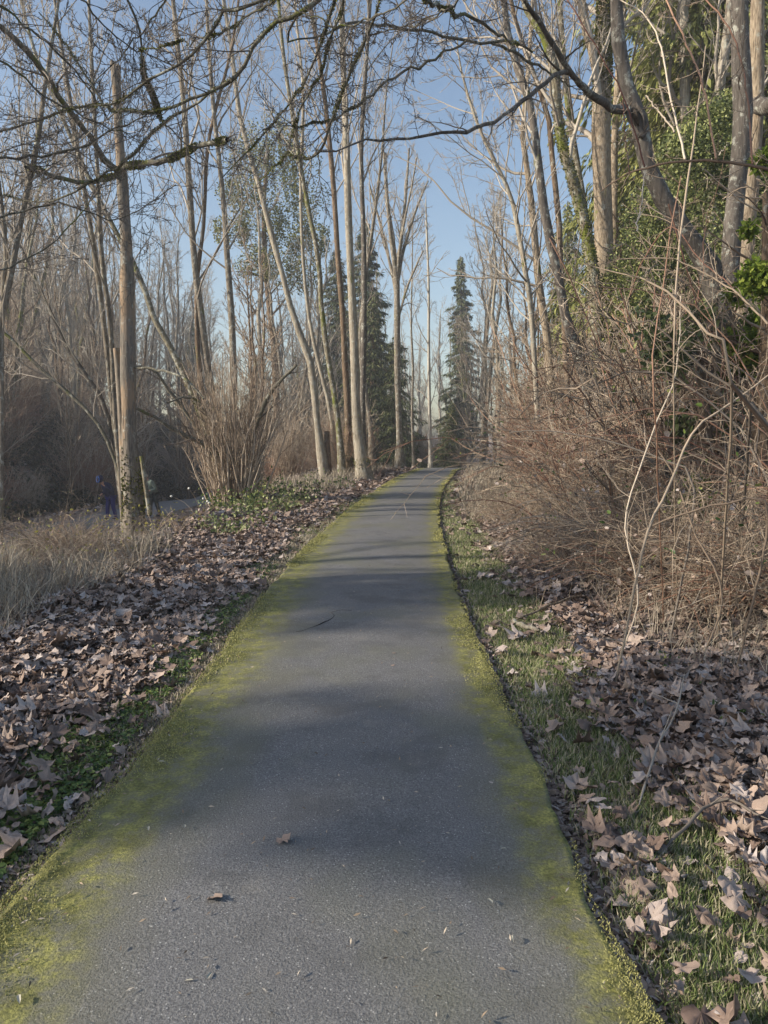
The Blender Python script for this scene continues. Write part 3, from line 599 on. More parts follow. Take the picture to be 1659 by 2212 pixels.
rt('speckled slim trunk behind the mossy leaning one', [[(1275, 600, 13), (1262, 450, 13), (1245, 345, 13), (1230, 255, 12), (1219, 164, 12), (1212, 60, 11), (1206, -20, 10)]], 21, 'mossy')
rt('slim pale trunk right behind the largest furrowed trunk', [[(1336, 830, 19), (1333, 700, 17), (1328, 560, 16), (1326, 440, 15), (1328, 300, 15), (1340, 120, 12), (1350, 0, 10)]], 22, 'furrow')
t, ch, org = rt('near dark trunk that bows out from the right with a scarred cavity', [[(1590, 900, 50), (1568, 740, 50), (1548, 640, 50), (1520, 552, 44), (1470, 492, 38), (1425, 425, 35), (1396, 364, 31), (1383, 300, 33), (1374, 255, 38), (1358, 212, 30), (1343, 165, 27), (1333, 109, 26), (1330, 40, 26), (1326, -40, 23)]], 9, 'dark', 2.5, None, sides=18, moss=[(0, [.22, .27, .32], 1500, .035)])
bow = t; bowo = org
q = M('cavity_wood', .95); q.base(q.ramp(q.noise(30, 4, (1, 1, .2)), [(.3, (.02, .017, .015)), (.7, (.12, .095, .07))]))
T = Tubes(); T.add(catmull([[*P(1367, 232, 8.86), .02], [*P(1374, 252, 8.84), .035], [*P(1379, 272, 8.86), .016]], 8)[:, :3], np.array([.008, .02, .032, .036, .036, .03, .02, .006]), 8); T.make('cavity', q.m, t, org)
T = Tubes()
for a in ([(1360, 228), (1358, 252), (1366, 276)], [(1374, 222), (1388, 248), (1392, 280)], [(1372, 288), (1384, 294), (1398, 286)]): T.add(catmull([P(u, v, 8.84) for u, v in a], 8), np.array([.01, .02, .024, .024, .022, .02, .016, .008]), 6)
T.make('callus', BK['dark'], t, org)
bl = []
for pts, Y1 in [([(1362, 232, 20), (1325, 233, 17), (1281, 207, 15), (1252, 182, 13), (1226, 149, 12), (1183, 76, 11), (1139, 7, 9), (1110, -40, 7)], 7.2), ([(1226, 149, 10), (1183, 171, 9.5), (1128, 218, 9), (1094, 247, 8.5), (1040, 272, 8), (985, 284, 7), (876, 295, 5.5), (785, 305, 4), (694, 327, 3)], 5.8), ([(1222, 152, 7), (1150, 215, 6), (1000, 180, 4)], 6)][:2]:
    o, c = limb_px(t, org, pts, 9 if len(bl) == 0 else 8.0, Y1, BK['dark'], 9, 24); bl.append(c)
crown([bl[1]], 16, 4, 3, 0, (.15, 1), (50, 14), .16, .0, .0022, .45, 4, .14).make('twigs', TW['dark'], t, org, False)
crown([bl[0]], 7, 4, 3, 0, (.5, 1), (45, 12), .3, .2, .003, .5).make('twigs', TW['dark'], t, org, False)
rt('shaded dark trunk near the right picture edge', [[(1560, 780, 36), (1572, 640, 36), (1582, 500, 36), (1598, 360, 36), (1608, 255, 37), (1605, 145, 36), (1601, -10, 34)]], 11, 'dark', 3, None, sides=14)
rt('brown trunk cut by the right picture edge, with a big side knob', [[(1602, 760, 30), (1612, 600, 30), (1624, 420, 30), (1637, 255, 28), (1636, 109, 27), (1637, -10, 25)]], 12, 'furrow', 3, None, sides=14)
knob = [o for o in bpy.data.objects if o.get('label', '').startswith('brown trunk cut')][0]
limb_px(knob, np.array(knob.location), [(1632, 225, 30), (1655, 228, 36), (1680, 220, 20)], 12, 11.2, BK['dark'], 10, 8, 'knob')
rt('pale straight trunk standing before the tall cedar at right', [[(1490, 480, 22), (1482, 330, 22), (1478, 218, 22), (1476, 100, 21), (1474, -10, 20)]], 21, 'pale', 4)
rt('pale mossy trunk high between the cedar and the shaded trunks', [[(1540, 400, 20), (1552, 200, 22), (1570, 80, 22), (1580, -10, 20)]], 19, 'pale', 4)

def connect(t, org, TC, spec, chains, rad):
    T = Tubes()
    for (pts, a, b), (C, R) in zip(spec, chains):
        u, v = pts[0][:2]
        if 0 < u < 1659 and v > 0: continue
        st = C[0]; d = np.linalg.norm(TC[:, :3]-st, axis=1)-.25*(TC[:, 2] < st[2]); j = int(np.argmin(d)); q0 = TC[j, :3]
        A = catmull([q0, (q0+st)/2+np.array([0, 0, .12]), st], 10); T.add(A, np.linspace(max(min(rad, TC[j, 3]), R[0]), R[0], 10), 8)
    T.make('fork', BK['limb'], t, org)
# overhanging limbs: a maple leaning in from behind the camera
ov = thing('overhanging_maple', 'leafless mossy limbs arching over the path across the top', 'tree', (3.4, -1.6, h1(3.4, -1.6)-.1)); oo = np.array(ov.location)
T = Tubes(); TC = catmull([[3.4, -1.6, oo[2], .26], [3.2, -1.2, 2, .22], [2.6, -.4, 4.4, .19], [1.6, 1.5, 6.2, .13], [.4, 4.0, 6.4, .10], [-.45, 5.8, 5.6, .07]], 20); T.add(TC[:, :3], TC[:, 3], 12); T.make('trunk', BK['mossy'], ov, oo)
J = (750, -60)
OL = [([J+(14,), (676, 15, 14), (621, 44, 13), (585, 62, 12), (548, 102, 11), (509, 171, 10), (436, 204, 9), (364, 233, 8), (309, 240, 7), (236, 233, 6), (182, 156, 5), (127, 80, 4), (84, 29, 3)], 6.0, 6.5),
      ([(700, -60, 12), (545, 7, 10), (480, 29, 9), (455, 73, 9), (382, 145, 8), (309, 182, 7), (255, 218, 6), (153, 236, 5.5), (73, 265, 5), (0, 280, 4.5), (-60, 290, 4)], 5.6, 6.5),
      ([(502, 171, 8), (447, 207, 7), (364, 255, 7), (309, 309, 7), (255, 364, 7), (182, 400, 6), (91, 436, 5), (0, 422, 4), (-50, 415, 3)], 6.2, 8.5),
      ([J+(9,), (720, 15, 8), (690, 100, 7), (665, 160, 6), (620, 230, 5), (560, 300, 4), (480, 380, 3)], 5.8, 7.5),
      ([(730, -50, 8), (742, 5, 7), (712, 90, 6), (690, 164, 5), (655, 225, 5), (640, 260, 4), (625, 320, 3)], 5.6, 6.5),
      ([(640, 38, 6), (621, 84, 5), (694, 76, 6), (767, 47, 7), (800, 52, 7), (840, 55, 7), (912, 69, 8), (985, 84, 8), (1094, 91, 8), (1150, 110, 6)], 5.8, 8),
      ([(905, -30, 11), (923, 0, 11), (967, 22, 10), (1021, 40, 9), (1076, 73, 7), (1120, 100, 5)], 5.2, 7),
      ([(1010, 92, 7), (985, 104, 7), (948, 124, 7), (894, 149, 8), (840, 175, 7), (785, 218, 6), (748, 247, 5), (700, 262, 4), (640, 276, 3), (590, 262, 2)], 7.2, 7.5),
      ([(830, -40, 9), (818, 10, 8), (803, 55, 8), (774, 120, 8), (738, 200, 8), (712, 273, 7), (694, 320, 7), (658, 342, 6), (620, 340, 4), (560, 390, 3)], 5.4, 6.5),
      ([(900, -20, 6), (860, 10, 5), (800, 40, 5), (740, 62, 5), (660, 30, 4), (600, 0, 3)], 5.2, 6),
      ([(1060, 95, 6), (1100, 108, 7), (1150, 138, 7), (1200, 165, 5), (1240, 190, 3)], 7.6, 8.5),
      ([(602, 0, 8), (560, 20, 6), (500, 60, 5), (420, 90, 4), (300, 110, 3)], 5.4, 6.2),
      ([(1030, -20, 5), (985, 5, 5), (930, 40, 5), (860, 62, 4), (790, 75, 3)], 5, 6)]
oc = []
for pts, a, b in OL:
    o, c = limb_px(ov, oo, pts, a, b, BK['limb'], 8, 26, thin=.74); oc.append(c)
    if pts[0][2] > 6: moss_tufts('moss_patch', c[0], c[1], rng.random(7), MOSSL, ov, oo, 1300, .03, (.005, .016))
connect(ov, oo, TC, OL, oc, .045)
crown(oc, 13, 6, 4, 2, (.15, 1), (46, 14), .34, .15, .0026, .45, 4, .13).make('twigs', TW['dark'], ov, oo, False)
# thin limbs of the trees at left reaching in from the left picture edge
lm = thing('low_maple', 'leafless maple off to the left whose thin dark twigs fill the upper left sky', 'tree', (-7.2, 6.0, h1(-7.2, 6))); lo = np.array(lm.location)
T = Tubes(); TC = catmull([[-7.2, 6, lo[2]-.1, .2], [-7, 6.1, 2, .17], [-6.4, 6.6, 4.5, .13], [-6, 7, 7, .09], [-5.6, 7.4, 9, .04]], 16); T.add(TC[:, :3], TC[:, 3], 10); T.make('trunk', BK['mossy'], lm, lo)
lc = []
LL = [([(-120, 330, 9), (0, 340, 8), (120, 330, 7), (250, 280, 5), (330, 240, 3)], 7, 7.5), ([(-100, 120, 9), (0, 130, 7), (90, 200, 6), (200, 260, 5), (300, 300, 3)], 7, 8), ([(-80, 480, 8), (0, 470, 7), (120, 440, 6), (260, 470, 4), (380, 400, 3)], 7.4, 8.4),
                  ([(-60, -40, 8), (60, 60, 7), (160, 150, 6), (230, 250, 4)], 7, 8), ([(250, -50, 8), (300, 60, 7), (310, 160, 7), (335, 215, 8), (350, 260, 5), (400, 310, 4), (460, 330, 2)], 7, 8.5), ([(150, -40, 7), (220, 50, 5), (300, 110, 4), (420, 160, 3)], 6.5, 7.5),
                  ([(380, -40, 6), (330, 40, 5), (270, 110, 4), (190, 190, 3)], 6.5, 7.5), ([(-60, 600, 7), (60, 560, 5), (160, 480, 4), (220, 400, 3)], 8, 9)]
for pts, a, b in LL:
    o, c = limb_px(lm, lo, pts, a, b, BK['limb'], 7, 20, thin=.66); lc.append(c)
moss_tufts('moss_patch', lc[4][0], lc[4][1], [.4, .5, .58], MOSSL, lm, lo, 2600, .04, (.008, .03))
connect(lm, lo, TC, LL, lc, .05)
crown(lc, 14, 5, 4, 3, (.08, 1), (42, 14), .40, .2, .0028, .5, 4, .12).make('twigs', TW['dark'], lm, lo, False)

# ------------------------------------------------------------------ background woods: variants copied
def bare_variant(h, nst, mat, twig, seed, rmin=.011):
    t = thing('bare_tree', '', '', (0, 0, 0)); st = []
    for s_ in range(nst):
        a = rng.uniform(0, 6.28); le = rng.uniform(.02, .16)*h if nst > 1 else .04*h
        pts = [[0, 0, -.6, .012*h], [0, 0, .05*h, .0095*h], [le*.3*math.cos(a), le*.3*math.sin(a), .3*h, .007*h], [le*.8*math.cos(a), le*.8*math.sin(a), .65*h, .0045*h], [le*math.cos(a+.3), le*math.sin(a+.3), h*rng.uniform(.85, 1), .0015*h]]
        A = catmull(pts, 14); A[1:, :2] += .012*h*rng.normal(size=(13, 2))*.35; st.append((A[:, :3], A[:, 3])); T = Tubes(); T.add(A[:, :3], A[:, 3], 7); T.make('trunk', BK[mat], t)
    crown(st, int(20/nst**.5), 6, 4, 3, (.18, .98), (36, 9), .30, .5, rmin).make('crown', TW[twig], t, (0, 0, 0), False)
    return t
VAR = [bare_variant(17, 1, 'grey', 'grey', 1), bare_variant(18, 3, 'grey', 'grey', 2), bare_variant(15, 2, 'brown', 'grey', 3), bare_variant(19, 1, 'pale', 'grey', 4), bare_variant(14, 4, 'mossy', 'brown', 5), bare_variant(9, 3, 'brown', 'brown', 6)]
def conifer_variant(h, r, mat, seed, n=70, droop=.3, dens=1.0, cs=.28, low=.08):
    t = thing('conifer', '', '', (0, 0, 0)); T = Tubes(); A = catmull([[0, 0, -.6, .018*h], [.0, .0, h*.5, .010*h], [.05, .02, h, .001*h]], 10); T.add(A[:, :3], A[:, 3], 8); T.make('trunk', BK['brown'], t)
    pos, yaw, pit, sz = [], [], [], []; B = Tubes()
    for i in range(n):
        f = low+(1-low)*(i+rng.random())/n; a = i*2.4+rng.normal(0, .3); L = r*(1-f)**.75*rng.uniform(.35, 1.25)*(1+.25*math.sin(a*1.5+f*9))+.12
        m = int(L*62*dens)+8; s_ = rng.random(m)**.7
        x = s_*L; zz = f*h-droop*x*(.5+s_)+.12*L*s_**3*2
        sp_ = rng.normal(0, .16*L*(1-.5*s_)+.05, m)
        p = np.stack([x*math.cos(a)-sp_*math.sin(a), x*math.sin(a)+sp_*math.cos(a), zz-np.abs(rng.normal(0, .12, m))*.8], -1); pos.append(p)
        yaw.append(a+np.sign(sp_)*rng.uniform(.2, 1.0, m)); pit.append(rng.normal(.35+droop, .3, m)); sz.append(rng.uniform(.6, 1.3, m)*cs)
        B.add([[0, 0, f*h], [L*.5*math.cos(a), L*.5*math.sin(a), f*h-droop*L*.4], [L*.95*math.cos(a), L*.95*math.sin(a), f*h-droop*L*1.2]], [.012*(1-f)*h*.3+.008, .012, .006], 3)
    pos = np.vstack(pos); yaw = np.concatenate(yaw); pit = np.concatenate(pit); sz = np.concatenate(sz); nn = len(pos)
    V, Fc = oriented(KITE[0]*np.array([1, .45, 1]), KITE[1], pos, sz, yaw, pit, rng.normal(0, .5, nn)); faces('foliage', V, Fc, mat, t); B.make('branches', TW['brown'], t, (0, 0, 0), False)
    return t
CON = [conifer_variant(18, 3.7, FIR, 1, 150, .35, 1.5, .34), conifer_variant(20, 3.6, CEDAR, 2, 210, .55, 1.3, .26, .02), conifer_variant(9, 2.6, FIR, 3, 110, .45, 1.5, .22, .02), conifer_variant(17, 2.6, FIR, 4, 200, .35, 1.8, .26)]
def place(proto, x, y, s, label, cat, group, dz=0, name=None, first=set()):
    o = proto if proto.name not in first else copy_tree(proto)
    first.add(proto.name)
    o.location = (x, y, h1(x, y)+dz); o.rotation_euler = (rng.normal(0, .04), rng.normal(0, .04), rng.uniform(0, 6.28)); o.scale = (s, s, s*rng.uniform(.9, 1.15))
    if group and 'out of the picture' not in label:
        label = where(LOOKS.get(proto.name, 'leafless shrub'), x, y)
        if label is None:
            if o.name != proto.name:
                for c_ in o.children: bpy.data.objects.remove(c_)
                bpy.data.objects.remove(o); return None
            label = LOOKS.get(proto.name, 'leafless shrub')+' just past the picture edge'
    tag(o, label, cat, group); return o
LM = [(20, 'the left-edge forked tree'), (150, 'the slender alder'), (272, 'the broken snag'), (420, 'the maple'), (520, 'the hazel clump'), (600, 'the round evergreen'), (690, 'the leaning pale trunk'), (770, 'the tallest pale trunk'), (860, 'the fan-shaped tree'),
      (928, 'the white birch'), (1002, 'the pointed fir'), (1105, 'the thin bending trunk'), (1160, 'the slim brown trunks'), (1215, 'the curving dark trunk'), (1305, 'the furrowed trunk'), (1420, 'the bowed trunk'), (1490, 'the pale straight trunk'), (1600, 'the shaded edge trunk')]
LOOK = {}
USED = {}
def where(look, x, y):
    u = CX+F*x/max(y, .5)
    if u < -350 or u > 1980 or (u > 1750 and y > 7): return None
    if u > 1700: lu, ln, side = 1659, 'the right picture edge', 'past'
    if u <= 1700: lu, ln = min(LM, key=lambda q: abs(q[0]-u)); side = 'in line with' if abs(u-lu) < 14 else ('left of' if u < lu else 'right of')
    dep = 'nearest the camera' if y < 5.4 else 'very near' if y < 6.6 else 'near' if y < 9 else 'fairly near' if y < 16 else 'mid-distance' if y < 26 else 'farther back' if y < 38 else 'far back' if y < 52 else 'very far back' if y < 70 else 'farthest back'
    for sz in ('', 'small ', 'tall ', 'dense ', 'sprawling ', 'spindly ', 'tangled ', 'scruffy '):
        t_ = f'{sz}{look} {side} {ln}, {dep}'
        if t_ not in USED or sz == 'scruffy ': break
    USED[t_] = 1
    return t_
def gx(u, Y): return (u-CX)/F*Y
LOOKS = {v.name: l for v, l in zip(VAR, ['grey single-stemmed bare tree', 'grey three-stemmed bare tree', 'brown twin-stemmed bare tree', 'pale single-stemmed bare tree', 'mossy four-stemmed bare tree', 'slender bare sapling'])}
# named evergreens
for k_, u, Y, s, lab in [(0, 792, 58, 1.05, 'dark conifer standing behind the pale path-side trunks'), (0, 728, 64, 1.0, 'dark fir between the path-side trunks, left of the other'), (3, 1002, 76, 1.05, 'narrow pointed fir alone against the sky right of the path end'),
                         (2, 852, 47, .95, 'low spreading hemlock behind the straight tree at the bend'), (2, 958, 44, .5, 'small dark hemlock at the path end by the thicket'), (2, 800, 50, 1.2, 'drooping hemlock low behind the tallest pale trunk'),
                         (2, 560, 62, 1.2, 'green understory conifer deep in the left woods'), (2, 430, 70, 1.3, 'hazy conifer far back in the left woods above the lower path'), (0, 90, 75, .8, 'distant conifer at far left behind the slope'),
                         (1, 1400, 27, 1.1, 'tall drooping cedar behind the largest furrowed trunk'), (1, 1500, 23, 1.3, 'tall yellow-green cedar filling the upper right sky'), (1, 1630, 21, 1.1, 'cedar behind the shaded trunks at the right edge'), (1, 1440, 31, 1.4, 'cedar behind the tall yellow-green one'), (1, 1570, 28, 1.3, 'cedar between the tall yellow-green one and the edge trunks'), (1, 1230, 44, .8, 'far cedar glimpsed between the right-hand trunks'), (2, 1350, 26, 1.0, 'low evergreen below the tall cedars')]:
    place(CON[k_], gx(u, Y), Y, s, lab, 'conifer', None)
# madrona-like evergreen
mt, mch, morg = one('broadleaf_evergreen', 'round-topped broadleaf evergreen behind the leaning bare trees', [(600, 960, 16), (592, 760, 14), (575, 600, 12), (570, 450, 9), (580, 330, 5)], 46, 'brown', 'brown', dict(n1=12, n2=5, n3=3, t1=(.4, 1), ratio=.25, ang=(50, 10), up=.4, rmin=.012), .5)
cl = []
for u, v, r in [(590, 300, 1.6), (545, 345, 1.5), (630, 350, 1.5), (520, 420, 1.2), (590, 400, 1.8), (650, 430, 1.5), (560, 480, 1.5), (620, 500, 1.6), (500, 500, 1.0), (670, 520, 1.2), (640, 590, 1.4), (560, 570, 1.2)]:
    c = P(u, v, 46+rng.normal()*1.0); m = 3600; dv = rng.normal(size=(m, 3)); dv /= np.linalg.norm(dv, axis=1, keepdims=True); q_ = c+dv*r*1.6*(.1+.65*rng.random((m, 1))**.5)*np.array([1, 1, .75]); q_ = q_[fbm(q_[:, 0]*3.1, q_[:, 2]*3.1+q_[:, 1]*2.5) > .12]; cl.append(q_)
scatter_leaves('foliage', np.vstack(cl), .15, MADR, mt, origin=morg)
# woods
def woods(n, fx, ylo, yhi, smin, smax, label, group, idx=(0, 1, 2, 3, 4)):
    k = 0; tries = 0
    while k < n and tries < n*30:
        tries += 1; y = math.sqrt(rng.uniform(ylo**2, yhi**2)); x = fx(y)
        u = CX+F*x/y
        if 880 < u < 1010 and y < 82: continue
        if 290 < u < 480 and y < 42: continue
        if abs(x-float(lpx(y))) < 2.6: continue
        if xl(y)-1.5 < x < xr(y)+1.5 and y < 55: continue
        place(VAR[idx[k % len(idx)]], x, y, rng.uniform(smin, smax), label, 'tree', group); k += 1
woods(64, lambda y: rng.uniform(-.54*y, -.24*y) , 32, 85, .75, 1.15, 'bare tree in the leafless woods beyond the lower path', 'bare trees of the left-hand woods')
woods(34, lambda y: rng.uniform(-.24*y, -.01*y), 42, 90, .7, 1.1, 'bare tree in the woods behind the path-side trunks', 'bare trees of the middle woods')
woods(14, lambda y: rng.uniform(-.02*y, .13*y), 86, 120, .7, 1.05, 'distant bare tree beyond the end of the path', 'distant bare trees beyond the path end')
woods(26, lambda y: rng.uniform(.12*y, .5*y), 32, 75, .7, 1.1, 'bare tree in the woods behind the right-hand trunks', 'bare trees of the right-hand woods')
woods(22, lambda y: rng.uniform(-.5*y, -.16*y), 22, 60, .7, 1.2, 'slender bare sapling among the left-hand brush', 'saplings of the left-hand woods', (5,))
woods(6, lambda y: rng.uniform(.14*y, .4*y), 20, 50, .6, 1.0, 'slender bare sapling among the right-hand brush', 'saplings of the right-hand woods', (5,))
for k_, u, Y, s_, lab in [(1, 1042, 47, .95, 'three-stemmed bare tree against the sky just right of the pointed fir'), (3, 1078, 42, .85, 'pale bare tree between the pointed fir and the thin bending trunk'), (0, 1112, 52, 1.1, 'tall grey bare tree behind the thin bending trunk'),
                          (2, 1150, 38, .85, 'twin-stemmed brown tree low behind the thin bending trunk'), (4, 1020, 62, .9, 'mossy four-stemmed tree close behind the pointed fir'), (0, 905, 95, .9, 'distant grey tree between the fan-shaped tree and the white birch'), (3, 950, 98, 1.0, 'distant pale tree just right of the white birch')]:
    place(VAR[k_], gx(u, Y), Y, s_, lab, 'tree', None)
# trees up-sun of the path, out of the picture at left: their shade lies on the foreground
for x, y, s, k_ in [(-19, 4.5, 1, 0), (-21, -9, 1.1, 3), (-24, 1, 1, 4)]:
    place(VAR[k_], x, y, s, LOOKS[VAR[k_].name]+' out of the picture at left', 'tree', 'bare trees shading the foreground from the left')
for x, y, s in [(-24, -2.2, .43), (-24.5, 1.0, .45), (-23, -6.0, .55)]:
    place(CON[0], x, y, s, 'fir out of the picture at left, ' + ('ahead of' if y > 0 else 'a little behind' if y > -4 else 'well behind')+' the camera', 'conifer', 'firs shading the foreground from the left')

# ------------------------------------------------------------------ shrubs
def shrub_variant(name, h, nst, spread, mat, seed, n2=7, n3=4, n4=3, rmin=.0035, arch=.0, lean=.35, r0=.010, cards=None):
    t = thing(name, '', '', (0, 0, 0))
    a = rng.uniform(0, 2*PI, nst); b = rng.uniform(0, spread, nst); L = h*rng.uniform(.6, 1.1, nst); le = np.abs(rng.normal(lean, .18, nst))
    p = np.stack([np.cos(a)*b*.4, np.sin(a)*b*.4, -.1*np.ones(nst)], -1); d = np.stack([np.cos(a)*np.sin(le), np.sin(a)*np.sin(le), np.cos(le)], -1); pts = [p]; k = 9
    for j in range(k-1):
        d = d+.09*rng.normal(size=(nst, 3))+np.stack([np.cos(a), np.sin(a), -1.3*np.ones(nst)], -1)*arch*(j/(k-1)); d /= np.linalg.norm(d, axis=1, keepdims=True); p = p+d*(L/(k-1))[:, None]; pts.append(p)
    C = np.stack(pts, 1); R = np.maximum(r0*rng.uniform(.6, 1.3, (nst, 1))*np.linspace(1, .3, k)[None], rmin)
    T = Tubes(); T.add(C, R, 5); T.make('stems', TW[mat[0]], t, (0, 0, 0), False)
    T = Tubes(); c2, r2 = spawn(C, R, n2, 5, (.2, 1), (42, 12), .42, .55, .15 if arch == 0 else 0, .13, rmin); T.add(c2, r2, 3)
    c3, r3 = spawn(c2, r2, n3, 4, (.15, 1), (45, 14), .5, .6, .1, .15, rmin*.8); T.add(c3, r3, 3)
    if n4: c4, r4 = spawn(c3, r3, n4, 3, (.2, 1), (45, 14), .55, .7, .05, .15, rmin*.7); T.add(c4, r4, 3)
    T.make('twigs', TW[mat[1]], t, (0, 0, 0), False)
    if cards:
        m = rng.integers(0, len(c3), cards[1]); scatter_leaves(cards[0], c3[m, -1], rng.uniform(.5, 1, cards[1])*cards[2], cards[3], t, OVAL)
    return t
SH = [shrub_variant('bare_shrub', 2.6, 44, 1.1, ('red', 'brown'), 1, 8, 4, 2, rmin=.0062), shrub_variant('bare_shrub', 2.2, 40, 1., ('tan', 'red'), 2, 8, 4, 2, rmin=.0062), shrub_variant('bare_shrub', 3.1, 38, 1.2, ('brown', 'tan'), 3, 8, 4, 2, rmin=.0066, lean=.25)]
BR = [shrub_variant('bramble', 2.4, 26, 1., ('red', 'brown'), 4, 8, 4, 0, .0040, .30, .5, .011, ('dead_leaf', 90, .09, LITTER)), shrub_variant('bramble', 2.0, 30, 1., ('tan', 'tan'), 5, 8, 4, 0, .0038, .33, .5, .010, ('dead_leaf', 60, .09, LITTER)), shrub_variant('bramble', 2.9, 22, 1., ('brown', 'brown'), 6, 8, 4, 0, .0042, .26, .45, .008, ('leaf', 60, .07, GREENL))]
def scatter_sh(protos, n, fx, ylo, yhi, s, label, cat, group, power=1.):
    for i in range(n):
        y = ylo*(yhi/ylo)**rng.random() if power == 0 else rng.uniform(ylo, yhi); x = fx(y)
        if abs(x-float(lpx(y))) < 2.9 and y > 9: continue
        place(protos[i % len(protos)], x, y, rng.uniform(*s), label, cat, group)
LOOKS.update({v.name: l for v, l in zip(SH+BR, ['reddish leafless shrub', 'tan-stemmed leafless shrub', 'brown leafless shrub', 'reddish arching bramble', 'pale arching bramble', 'brown arching bramble'])})
# right thicket
scatter_sh(SH, 42, lambda y: float(xr(y))+1.75+.035*y+abs(rng.normal(0, 1.9)), 11, 36, (.6, 1.45), 'upright reddish brown leafless shrub in the thicket right of the path', 'shrub', 'shrubs of the right-hand thicket')
scatter_sh(SH, 40, lambda y: float(xr(y))+rng.uniform(3.5, 9), 9, 30, (1.0, 1.6), 'tall leafless shrub at the back of the right-hand thicket', 'shrub', 'shrubs at the back of the right-hand thicket')
scatter_sh(BR, 38, lambda y: float(xr(y))+1.7+rng.uniform(0, 3.8), 4.8, 12.5, (.5, 1.0), 'arching leafless bramble over the leaves right of the path', 'bramble', 'brambles right of the path')
scatter_sh(BR, 18, lambda y: float(xr(y))+1.1+rng.uniform(0, .8), 7, 14, (.3, .5), 'low tangled bramble beside the right verge', 'bramble', 'low brambles beside the right verge')
scatter_sh(BR, 20, lambda y: rng.uniform(2.7, 5.0), 4.9, 7.4, (.5, .85), 'bramble', 'bramble', 'near brambles at the right edge')
LONG = [shrub_variant('bramble', 3.6, 9, .8, ('red', 'red'), 7, 6, 2, 0, .0042, .28, .55, .010, ('dead_leaf', 24, .10, LITTER)), shrub_variant('bramble', 3.3, 8, .8, ('tan', 'tan'), 8, 6, 2, 0, .0042, .33, .6, .011, ('dead_leaf', 18, .10, LITTER)), shrub_variant('bramble', 3.9, 8, .8, ('dark', 'brown'), 9, 6, 2, 0, .0044, .25, .5, .012, ('leaf', 20, .08, GREENL))]
LOOKS.update({v.name: l for v, l in zip(LONG, ['long red-caned bramble', 'long tan-caned bramble', 'long dark-caned bramble'])})
scatter_sh(LONG, 30, lambda y: float(xr(y))+2.1+rng.uniform(0, 3.6), 5.5, 15, (.7, 1.2), 'bramble', 'bramble', 'long-caned brambles right of the path')
scatter_sh(LONG, 12, lambda y: float(xr(y))+2.9+rng.uniform(0, 2), 13, 24, (.8, 1.2), 'bramble', 'bramble', 'long-caned brambles right of the path')
# left: brush under the woods
scatter_sh(SH, 40, lambda y: rng.uniform(-.205*y, -.05*y), 29, 50, (.6, 1.05), 'leafless brown shrub in the brush behind the left-hand trees', 'shrub', 'shrubs behind the left-hand trees')
scatter_sh(SH, 70, lambda y: rng.uniform(-.6*y, -.30*y)-1, 28, 62, (.7, 1.3), 'leafless shrub on the slope beyond the lower path', 'shrub', 'shrubs on the slope beyond the lower path')
scatter_sh(SH, 16, lambda y: rng.uniform(-.06*y, .10*y), 44, 70, (.7, 1.2), 'low shrub beyond the bend of the path', 'shrub', 'shrubs beyond the bend')
scatter_sh(BR, 14, lambda y: rng.uniform(-6.2, -4.2), 6.5, 9.5, (.25, .42), 'pale tangled bramble on the bank above the lower path', 'bramble', 'brambles on the left bank')
scatter_sh(BR, 16, lambda y: rng.uniform(-.52*y, -.39*y), 8.5, 13, (.28, .45), 'bramble', 'bramble', 'low brambles on the far left bank')
# hazel clump
hz = thing('hazel_clump', 'dense clump of upright tan hazel stems left of the path', 'shrub', (gx(505, 18), 18, h1(gx(505, 18), 18)))
nst = 210; a = rng.uniform(0, 2*PI, nst); le = np.abs(rng.normal(.22, .17, nst)); b = rng.uniform(0, .55, nst); L = rng.uniform(.9, 3.9, nst)*(1-.45*le)
p = np.stack([np.cos(a)*b, np.sin(a)*b, -.1*np.ones(nst)], -1); d = np.stack([np.cos(a)*np.sin(le), np.sin(a)*np.sin(le), np.cos(le)], -1); pts = [p]
for j in range(9): d = d+.085*rng.normal(size=(nst, 3)); d[:, 2] += .05; d /= np.linalg.norm(d, axis=1, keepdims=True); p = p+d*(L/9)[:, None]; pts.append(p)
C = np.stack(pts, 1); R = rng.uniform(.010, .024, (nst, 1))*np.linspace(1, .35, 10)[None]
for i in range(30):
    T = Tubes(); T.add(C[i], R[i]*1.3, 6); T.make('stem', TW['tan'], hz)
T = Tubes(); T.add(C[30:], R[30:], 5); T.make('stems', TW['tan'], hz)
T = Tubes(); c2, r2 = spawn(C, R, 5, 5, (.45, 1), (28, 9), .4, .6, .25, .08, .0045); T.add(c2, r2, 3); c3, r3 = spawn(c2, r2, 4, 4, (.2, 1), (35, 10), .5, .7, .2, .1, .004); T.add(c3, r3, 3); T.make('twigs', TW['brown'], hz, (0, 0, 0), False)
ho = np.array(hz.location)
dl_ = []
for pts in ([(490, 1020, 13), (440, 960, 11), (390, 935, 9), (330, 900, 7), (285, 878, 5)], [(488, 1000, 10), (430, 930, 8), (370, 850, 7), (330, 800, 5), (285, 790, 4)], [(540, 960, 10), (560, 900, 9), (590, 840, 8), (640, 790, 6)], [(480, 980, 9), (440, 880, 7), (400, 860, 5), (360, 870, 4)]):
    o, c = limb_px(hz, ho, pts, 18, 17, BK['limb']); dl_.append(c)
crown(dl_, 8, 4, 3, 0, (.2, 1), (45, 12), .35, .2, .004).make('twigs', TW['dark'], hz, ho, False)

